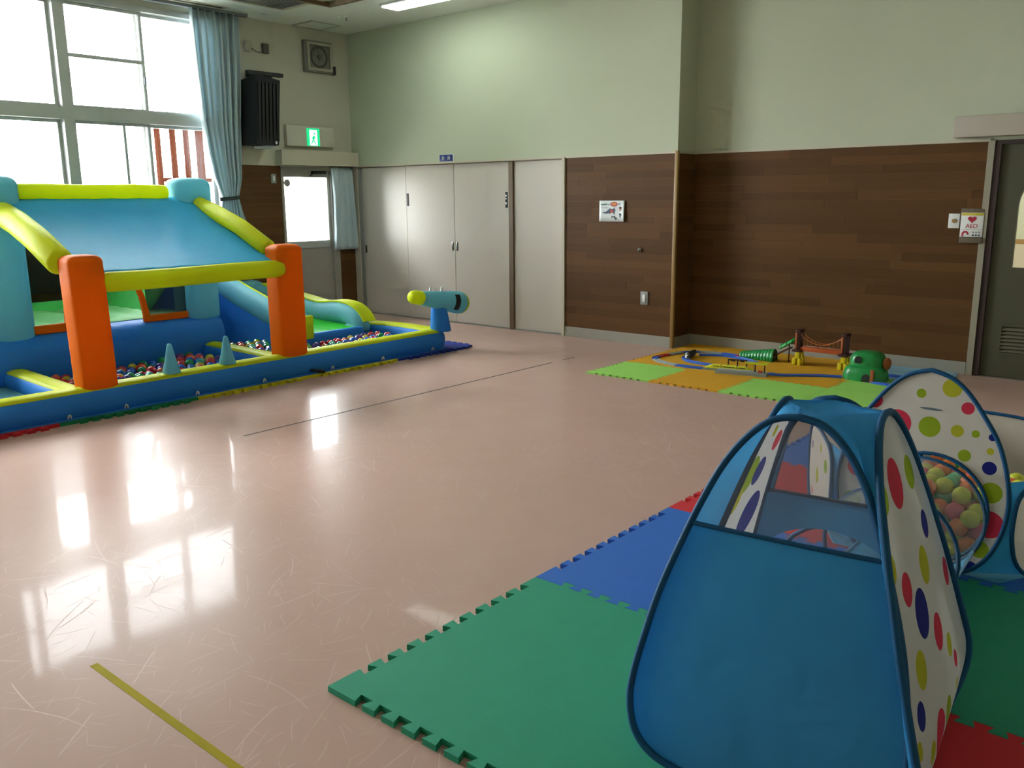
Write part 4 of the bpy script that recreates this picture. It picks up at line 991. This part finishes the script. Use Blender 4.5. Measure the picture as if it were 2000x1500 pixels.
gs = [([PP(PO[i][0], PO[i][1]) for i in range(6, 24)], [side_pt(0, -hwv, v) for hwv, v in [(min(SO, key=lambda s: abs(s[1]-PO[i][1]))) for i in range(6, 24)]])]
for i in range(4): gs.append(([side_pt(i, a, h) for a, h in SO[4:25]], [side_pt(i+1, -a, h) for a, h in SO[4:25]]))
gs.append(([side_pt(4, a, h) for a, h in SO[4:25]], [PP(-min(PO[:44], key=lambda s: abs(s[1]-h))[0], h) for a, h in SO[4:25]]))
for A_, B_ in gs: wobj('corner_gusset', MB().rings([[p, q] for p, q in zip(A_, B_)], closed=False), 'tent_blue', Q, 60)
wobj('ground_sheet', MB().prism([(x*.97-.9*.03, y*.97+4.03*.03) for x, y in HX], .021, .025), 'tent_floor', Q, 0)
SB = [('neon yellow','#c9cf3a'),('neon orange','#e8793c'),('hot pink','#e0587c'),('mint green','#6fcf9a')]
for c_, h_ in SB:
    BM[c_] = bm_.copy(); mat('ball_'+c_, h_, .4, .03); BM[c_].materials.append(M['ball_'+c_])
r3 = random.Random(5)
for lay, (zz, rad) in enumerate(((.062, .40), (.125, .38), (.185, .34), (.24, .26))):
    x = -rad; i = 0
    while x <= rad:
        y = -rad+(.04 if i % 2 else 0)
        while y <= rad:
            if math.hypot(x, y) < rad and y < .12+.05*lay and (y < -.08 or lay > 1):
                if not (lay < 2 and y > .05):
                    ball(-.9+x+r3.uniform(-.008,.008), 4.0+y+.03*(lay % 2)+r3.uniform(-.008,.008), zz+r3.uniform(-.012,.012), .074, SB[r3.choice((0,0,1,1,2,3))][0], 'dotted fabric ball pit', 'soft_ball')
            y += .08
        x += .07; i += 1
ball(-.64, 4.02, .245, .074, 'neon yellow', 'dotted fabric ball pit', 'soft_ball')

# ================================================================== TOY RAILWAY
ZM = .0125
mat('toy_blue', '#2f62c8', .35); mat('toy_grey', '#8f9a98', .45); mat('toy_red', '#c01822', .35); mat('toy_brown', '#4a2a24', .4); mat('toy_orange', '#b9572a', .35); mat('toy_yellow', '#d8c61c', .35); mat('toy_green', '#1e8a44', .3); mat('toy_leaf', '#2aa048', .35); mat('toy_dkbrown', '#3a1d20', .4); mat('toy_lemon', '#d6d62a', .3); mat('toy_silver', '#9a9a9e', .35); mat('toy_dark', '#26262c', .4); mat('toy_white', '#e6e6e4', .35); mat('toy_rust', '#a85a30', .45); mat('toy_wire', '#b8672c', .4)
RP = [(-.025,0),(.025,0),(.025,.014),(.019,.014),(.018,.009),(.010,.009),(.009,.012),(-.009,.012),(-.010,.009),(-.018,.009),(-.019,.014),(-.025,.014)]
def rail(pts, m, label):
    pts = [(p[0], p[1], (p[2] if len(p) > 2 else ZM)) for p in pts]; c = pts[0]
    pts = interp(pts, 5) if len(pts) > 2 else line(pts[0], pts[1], 6)+[pts[1]]
    o = obj('toy_rail', MB().sweep([tuple(a-b for a, b in zip(p, c)) for p in pts], RP), m); o.location = c
    tag(o, label, 'toy track', 'toy railway track pieces')
rail([(-4.062,7.03),(-4.085,6.95),(-4.085,6.885)], 'toy_red', 'red switch piece at the left end of the toy track loop')
rail([(-4.085,6.88),(-4.075,6.80),(-4.035,6.745)], 'toy_blue', 'short blue track curve beside the red switch piece')
rail([(-4.03,6.74),(-3.95,6.68),(-3.86,6.645),(-3.745,6.617)], 'toy_grey', 'grey track curve at the near left of the loop')
rail([(-3.74,6.616),(-3.62,6.61),(-3.50,6.622)], 'toy_blue', 'bright blue track piece leading to the station')
rail([(-3.495,6.623),(-3.3,6.66),(-3.1,6.70),(-2.96,6.735)], 'toy_grey', 'grey track under the yellow toy train')
rail([(-2.955,6.737),(-2.85,6.75),(-2.74,6.83),(-2.60,6.92),(-2.44,6.975)], 'toy_blue', 'long blue track from the station to the mountain tunnel')
rail([(-4.06,7.035),(-4.05,7.12),(-4.02,7.20)], 'toy_grey', 'grey track rising towards the corner behind the red switch')
rail([(-4.018,7.205),(-3.98,7.28),(-3.90,7.33)], 'toy_blue', 'blue track curve behind the silver toy train')
rail([(-3.895,7.333),(-3.80,7.36),(-3.70,7.375)], 'toy_grey', 'grey track along the wall behind the silver train')
rail([(-3.695,7.376),(-3.62,7.375),(-3.55,7.365)], 'toy_blue', 'blue track entering the ribbed green tunnel')
rail([(-3.545,7.364),(-3.515,7.36),(-3.49,7.355)], 'toy_red', 'tiny red track joint at the mouth of the ribbed tunnel')
rail([(-3.83,7.18),(-3.74,7.24),(-3.60,7.285),(-3.43,7.25),(-3.26,7.15)], 'toy_blue', 'long blue inner track arc behind the station')
rail([(-3.88,7.10),(-3.865,6.97),(-3.76,6.855),(-3.62,6.815),(-3.44,6.80)], 'toy_blue', 'blue inner track curve under the silver train')
rail([(-2.22,6.945),(-2.10,6.90),(-1.98,6.89)], 'toy_blue', 'blue track leaving the front of the mountain tunnel')
rail([(-2.20,7.28),(-2.08,7.27),(-1.96,7.275)], 'toy_blue', 'blue track crossing the pale blue mat')
rail([(-3.18,7.345,.05),(-3.10,7.335,.10),(-3.02,7.325,.145)], 'toy_brown', 'brown ramp track climbing to the toy bridge')
rail([(-2.47,7.325,.155),(-2.40,7.30,.160),(-2.33,7.23,.160)], 'toy_blue', 'raised blue track between bridge and mountain tunnel')
# yellow train of three cars
def car(T_, a, b, m, nose=0, w=.019, h=.036, z=ZM+.016):
    a, b = Vector((*a, z)), Vector((*b, z)); d = (b-a).normalized(); n = Vector((-d.y, d.x, 0)); L = (b-a).length; R = []
    for i in range(9):
        s = i/8; k = 1.0
        if nose == 1 and s > .45: k = 1-.72*((s-.45)/.55)**1.3
        if nose == -1 and s < .55: k = 1-.72*((.55-s)/.55)**1.3
        hh = h*k; ww = w*(.6+.4*k)
        R.append([a+d*L*s+n*u*ww+Vector((0,0,v*hh)) for u, v in ((-1,0),(-1.02,.4),(-.92,.75),(-.6,.97),(0,1.0),(.6,.97),(.92,.75),(1.02,.4),(1,0))])
    body = wobj('car_body', MB().rings(R), m, T_, 50)
    st = [[a+d*L*s+n*sg*w*1.03+Vector((0,0,z_)) for s, z_ in ((.5 if nose == -1 else .06, h*.50), (.94 if nose <= 0 else .5, h*.50), (.94 if nose <= 0 else .5, h*.66), (.5 if nose == -1 else .06, h*.66))] for sg in (-1, 1)]
    for q_ in st: wobj('window_band', MB().add(q_, [(0,1,2,3)]), 'toy_dark', body, 0).location = (0,0,0)
    und = [[a+d*L*s+n*u*w*.8+Vector((0,0,zz)) for u, zz in ((-1,-.008),(1,-.008),(1,.001),(-1,.001))] for s in (.08, .92)]
    wobj('underframe', MB().rings(und), 'toy_dark', T_, 0)
    for s in (.2, .8):
        for sg in (-1, 1):
            c = a+d*L*s+n*sg*w*.7+Vector((0,0,-.006)); wobj('wheel', MB().tube([c-n*.003, c+n*.003], .008, 10), 'toy_dark', T_)
Y_ = thing('toy_train', 'yellow three-car toy train standing at the station', 'toy train', (-3.29, 6.67, ZM+.01))
def along(s): p, q = Vector((-3.475, 6.632)), Vector((-3.075, 6.712)); return tuple(p+(q-p)*s)
car(Y_, along(0), along(.325), 'toy_lemon', -1); car(Y_, along(.345), along(.655), 'toy_lemon', 0); car(Y_, along(.675), along(1), 'toy_lemon', 1)
G_ = thing('toy_train', 'silver and dark toy train with a white nose on the inner track', 'toy train', (-3.85, 7.03, ZM+.01))
car(G_, (-3.87, 7.16), (-3.845, 7.00), 'toy_dark', 0, .02, .040); car(G_, (-3.85, 6.99), (-3.80, 6.895), 'toy_silver', 1, .02, .040)
wobj('nose', MB().ball((-3.795, 6.89, ZM+.034), .019, 12, 8, 1, 1, .9), 'toy_white', G_)
wobj('windscreen', RB(-3.79, -3.772, 6.872, 6.895, ZM+.03, ZM+.046, r=.003), 'toy_dark', G_)
# station
S_ = thing('toy_station', 'grey toy station platform with a yellow canopy and dark gantry', 'toy station', (-3.13, 6.60, ZM))
def slab(p, q, w, z0, z1):
    p, q = Vector((*p, 0)), Vector((*q, 0)); d = (q-p).normalized(); n = Vector((-d.y, d.x, 0))*w/2
    return MB().rings([[v+Vector((0,0,z)) for v in (p-n, q-n, q+n, p+n)] for z in (z0, z1)])
wobj('platform', slab((-3.34, 6.565), (-2.93, 6.655), .085, ZM, ZM+.026), 'toy_grey', S_, 0)
wobj('platform_edge', slab((-3.34, 6.603), (-2.945, 6.69), .012, ZM+.026, ZM+.029), 'toy_white', S_, 0)
wobj('canopy', slab((-3.10, 6.625), (-2.93, 6.66), .075, .108, .116), 'toy_lemon', S_, 0)
for x, y in ((-3.03, 6.64), (-2.955, 6.655)): wobj('canopy_post', MB().tube([(x, y, ZM+.02), (x, y, .109)], .006, 8), 'toy_dark', S_)
wobj('bench', RB(-3.005, -2.97, 6.635, 6.655, ZM+.026, ZM+.04, r=.003), 'toy_red', S_)
gz = MB(); gp, gq = Vector((-3.30, 6.70)), Vector((-3.15, 6.735))
for s in (0, .5, 1):
    c = gp+(gq-gp)*s; wobj('gantry_post', MB().tube([(c.x, c.y, ZM), (c.x, c.y, .108)], .006, 8), 'toy_dark', S_)
wobj('gantry_beam', MB().tube([(*gp, .106), (*gq, .108)], .006, 8), 'toy_dark', S_)
for s in (.25, .75):
    c = gp+(gq-gp)*s; wobj('gantry_sign', RB(c.x-.02, c.x+.02, c.y-.004, c.y+.004, .092, .104, r=.002), 'toy_dark', S_)
# ribbed green tunnel, leaf on the ramp
t = thing('toy_tunnel', 'long ribbed green toy tunnel lying on the mat beside the wall', 'toy tunnel', (-3.33, 7.34, ZM))
R = []
for i in range(66):
    s = i/65; x = -3.50+.335*s; y = 7.356-.022*s; hh = .052+.055*s; ww = .045+.012*s; rb = 1+.07*abs(math.sin(PI*11*s))
    R.append([(x, y+ww*rb*math.cos(PI*k/12), ZM+hh*rb*math.sin(PI*k/12)**.8) for k in range(13)])
q = wobj('ribbed_shell', MB().rings(R, closed=False), 'toy_green', t); sm = q.modifiers.new('thick', 'SOLIDIFY'); sm.thickness = .004
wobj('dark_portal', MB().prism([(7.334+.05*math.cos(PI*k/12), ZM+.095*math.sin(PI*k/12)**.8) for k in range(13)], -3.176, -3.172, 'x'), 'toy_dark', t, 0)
t = thing('toy_leaf_arch', 'green leaf-shaped toy arch over the ramp before the bridge', 'toy', (-3.05, 7.32, .12))
R = []
for i in range(25):
    s = i/24; w = .034*math.sin(PI*(.08+.84*s))**.6; x = -3.125+.14*s; z = .125+.085*s; rb = 1+.08*abs(math.sin(PI*7*s))
    R.append([(x, 7.33+w*rb*math.cos(PI*k/8), z+.034*rb*math.sin(PI*k/8)) for k in range(9)])
q = wobj('leaf', MB().rings(R, closed=False), 'toy_leaf', t); sm = q.modifiers.new('thick', 'SOLIDIFY'); sm.thickness = .005
for s in (.15, .5, .85):
    wobj('rib', MB().tube([(-3.125+.14*s, 7.33+.036*math.cos(PI*k/8), .128+.085*s+.037*math.sin(PI*k/8)) for k in range(9)], .003, 6), 'toy_green', t)
wobj('support', MB().tube([(-3.055,7.372,ZM),(-3.055,7.372,.165)], .006, 8), 'toy_brown', t)
# suspension bridge
t = thing('toy_bridge', 'orange and brown toy suspension bridge on yellow piers', 'toy bridge', (-2.747, 7.325, ZM))
wobj('deck', RB(-2.93, -2.56, 7.30, 7.35, .142, .158, r=.003), 'toy_orange', t)
for y in (7.295, 7.355): wobj('girder', RB(-2.93, -2.56, y-.004, y+.004, .138, .172, r=.002), 'toy_orange', t)
for x in (-2.945, -2.548):
    tw = wobj('tower', MB().box(x-.016, x+.016, 7.278, 7.296, .142, .30).box(x-.016, x+.016, 7.354, 7.372, .142, .30), 'toy_dkbrown', t, 0)
    wobj('tower_cap', RB(x-.022, x+.022, 7.270, 7.380, .296, .318, r=.004), 'toy_dkbrown', tw)
    wobj('tower_foot', RB(x-.042, x+.038, 7.262, 7.388, .128, .150, r=.004), 'toy_dkbrown', tw)
    wobj('tower_face', RB(x-.022, x-.004, 7.272, 7.279, .155, .296, r=.002), 'toy_rust', tw)
    for y in (7.290, 7.36):
        wobj('pier', RB(x-.018, x+.024, y-.018, y+.018, .07, .13, r=.005), 'toy_yellow', t)
        wobj('pier_foot', RB(x-.04, x-.006, y-.022, y+.022, ZM, .075, r=.005), 'toy_yellow', t)
        wobj('pier_foot', RB(x+.01, x+.036, y-.02, y+.02, ZM, .072, r=.005), 'toy_yellow', t)
for y in (7.290, 7.362):
    cb = [(-2.935+.377*i/20, y, .205+.085*(2*i/20-1)**2) for i in range(21)]
    c = wobj('cable', MB().tube(cb, .0032, 6), 'toy_wire', t)
    for i in range(2, 19, 2): wobj('hanger', MB().tube([cb[i], (cb[i][0], y, .165)], .0013, 5), 'toy_wire', c)
# green mountain tunnel
t = thing('toy_mountain', 'glossy green two-tier toy mountain tunnel at the mat corner', 'toy tunnel', (-2.27, 7.02, ZM))
def dome(x0, x1, y0, y1, z0, z1, n=40, amp=.05, lobes=10):
    R = []; cx, cy, ax, ay = (x0+x1)/2, (y0+y1)/2, (x1-x0)/2, (y1-y0)/2
    for s, k in ((0,1),(.35,.99),(.6,.95),(.78,.88),(.9,.75),(.97,.55),(1,.2)):
        ring = []
        for j in range(n):
            a = 2*PI*j/n; c_, s_ = math.cos(a), math.sin(a); rr = k*(1+amp*(abs(math.sin(a*lobes/2))-.5)*(1-s*.6))
            ring.append((cx+ax*rr*math.copysign(abs(c_)**.7, c_), cy+ay*rr*math.copysign(abs(s_)**.7, s_), z0+(z1-z0)*s))
        R.append(ring)
    return MB().rings(R)
wobj('lower_tier', dome(-2.44, -2.11, 6.915, 7.16, ZM, .135), 'toy_green', t)
wobj('upper_tier', dome(-2.405, -2.15, 6.96, 7.20, .12, .235), 'toy_green', t)
def portal_(name, x, y, z, w, h, yaw=0):
    pts = [(-w, 0), (w, 0)]+[(w*math.cos(PI*k/10), h*.45+h*.55*math.sin(PI*k/10)) for k in range(11)]
    mb = MB().prism(pts, -.012, .012, 'y'); o = obj(name, mb, 'toy_dark', t, 0); o.rotation_euler = (0,0,yaw); o.location = Vector((x, y, z))-wloc(t)
portal_('portal', -2.235, 6.922, ZM, .030, .062); portal_('portal', -2.315, 6.966, .150, .026, .055)
wobj('side_post', RB(-2.20, -2.172, 6.905, 6.925, ZM, .115, r=.003), 'toy_rust', t)
wobj('cliff', MB().ball((-2.125, 7.06, .15), .045, 12, 8, .7, 1.2, 1.1), 'toy_rust', t)
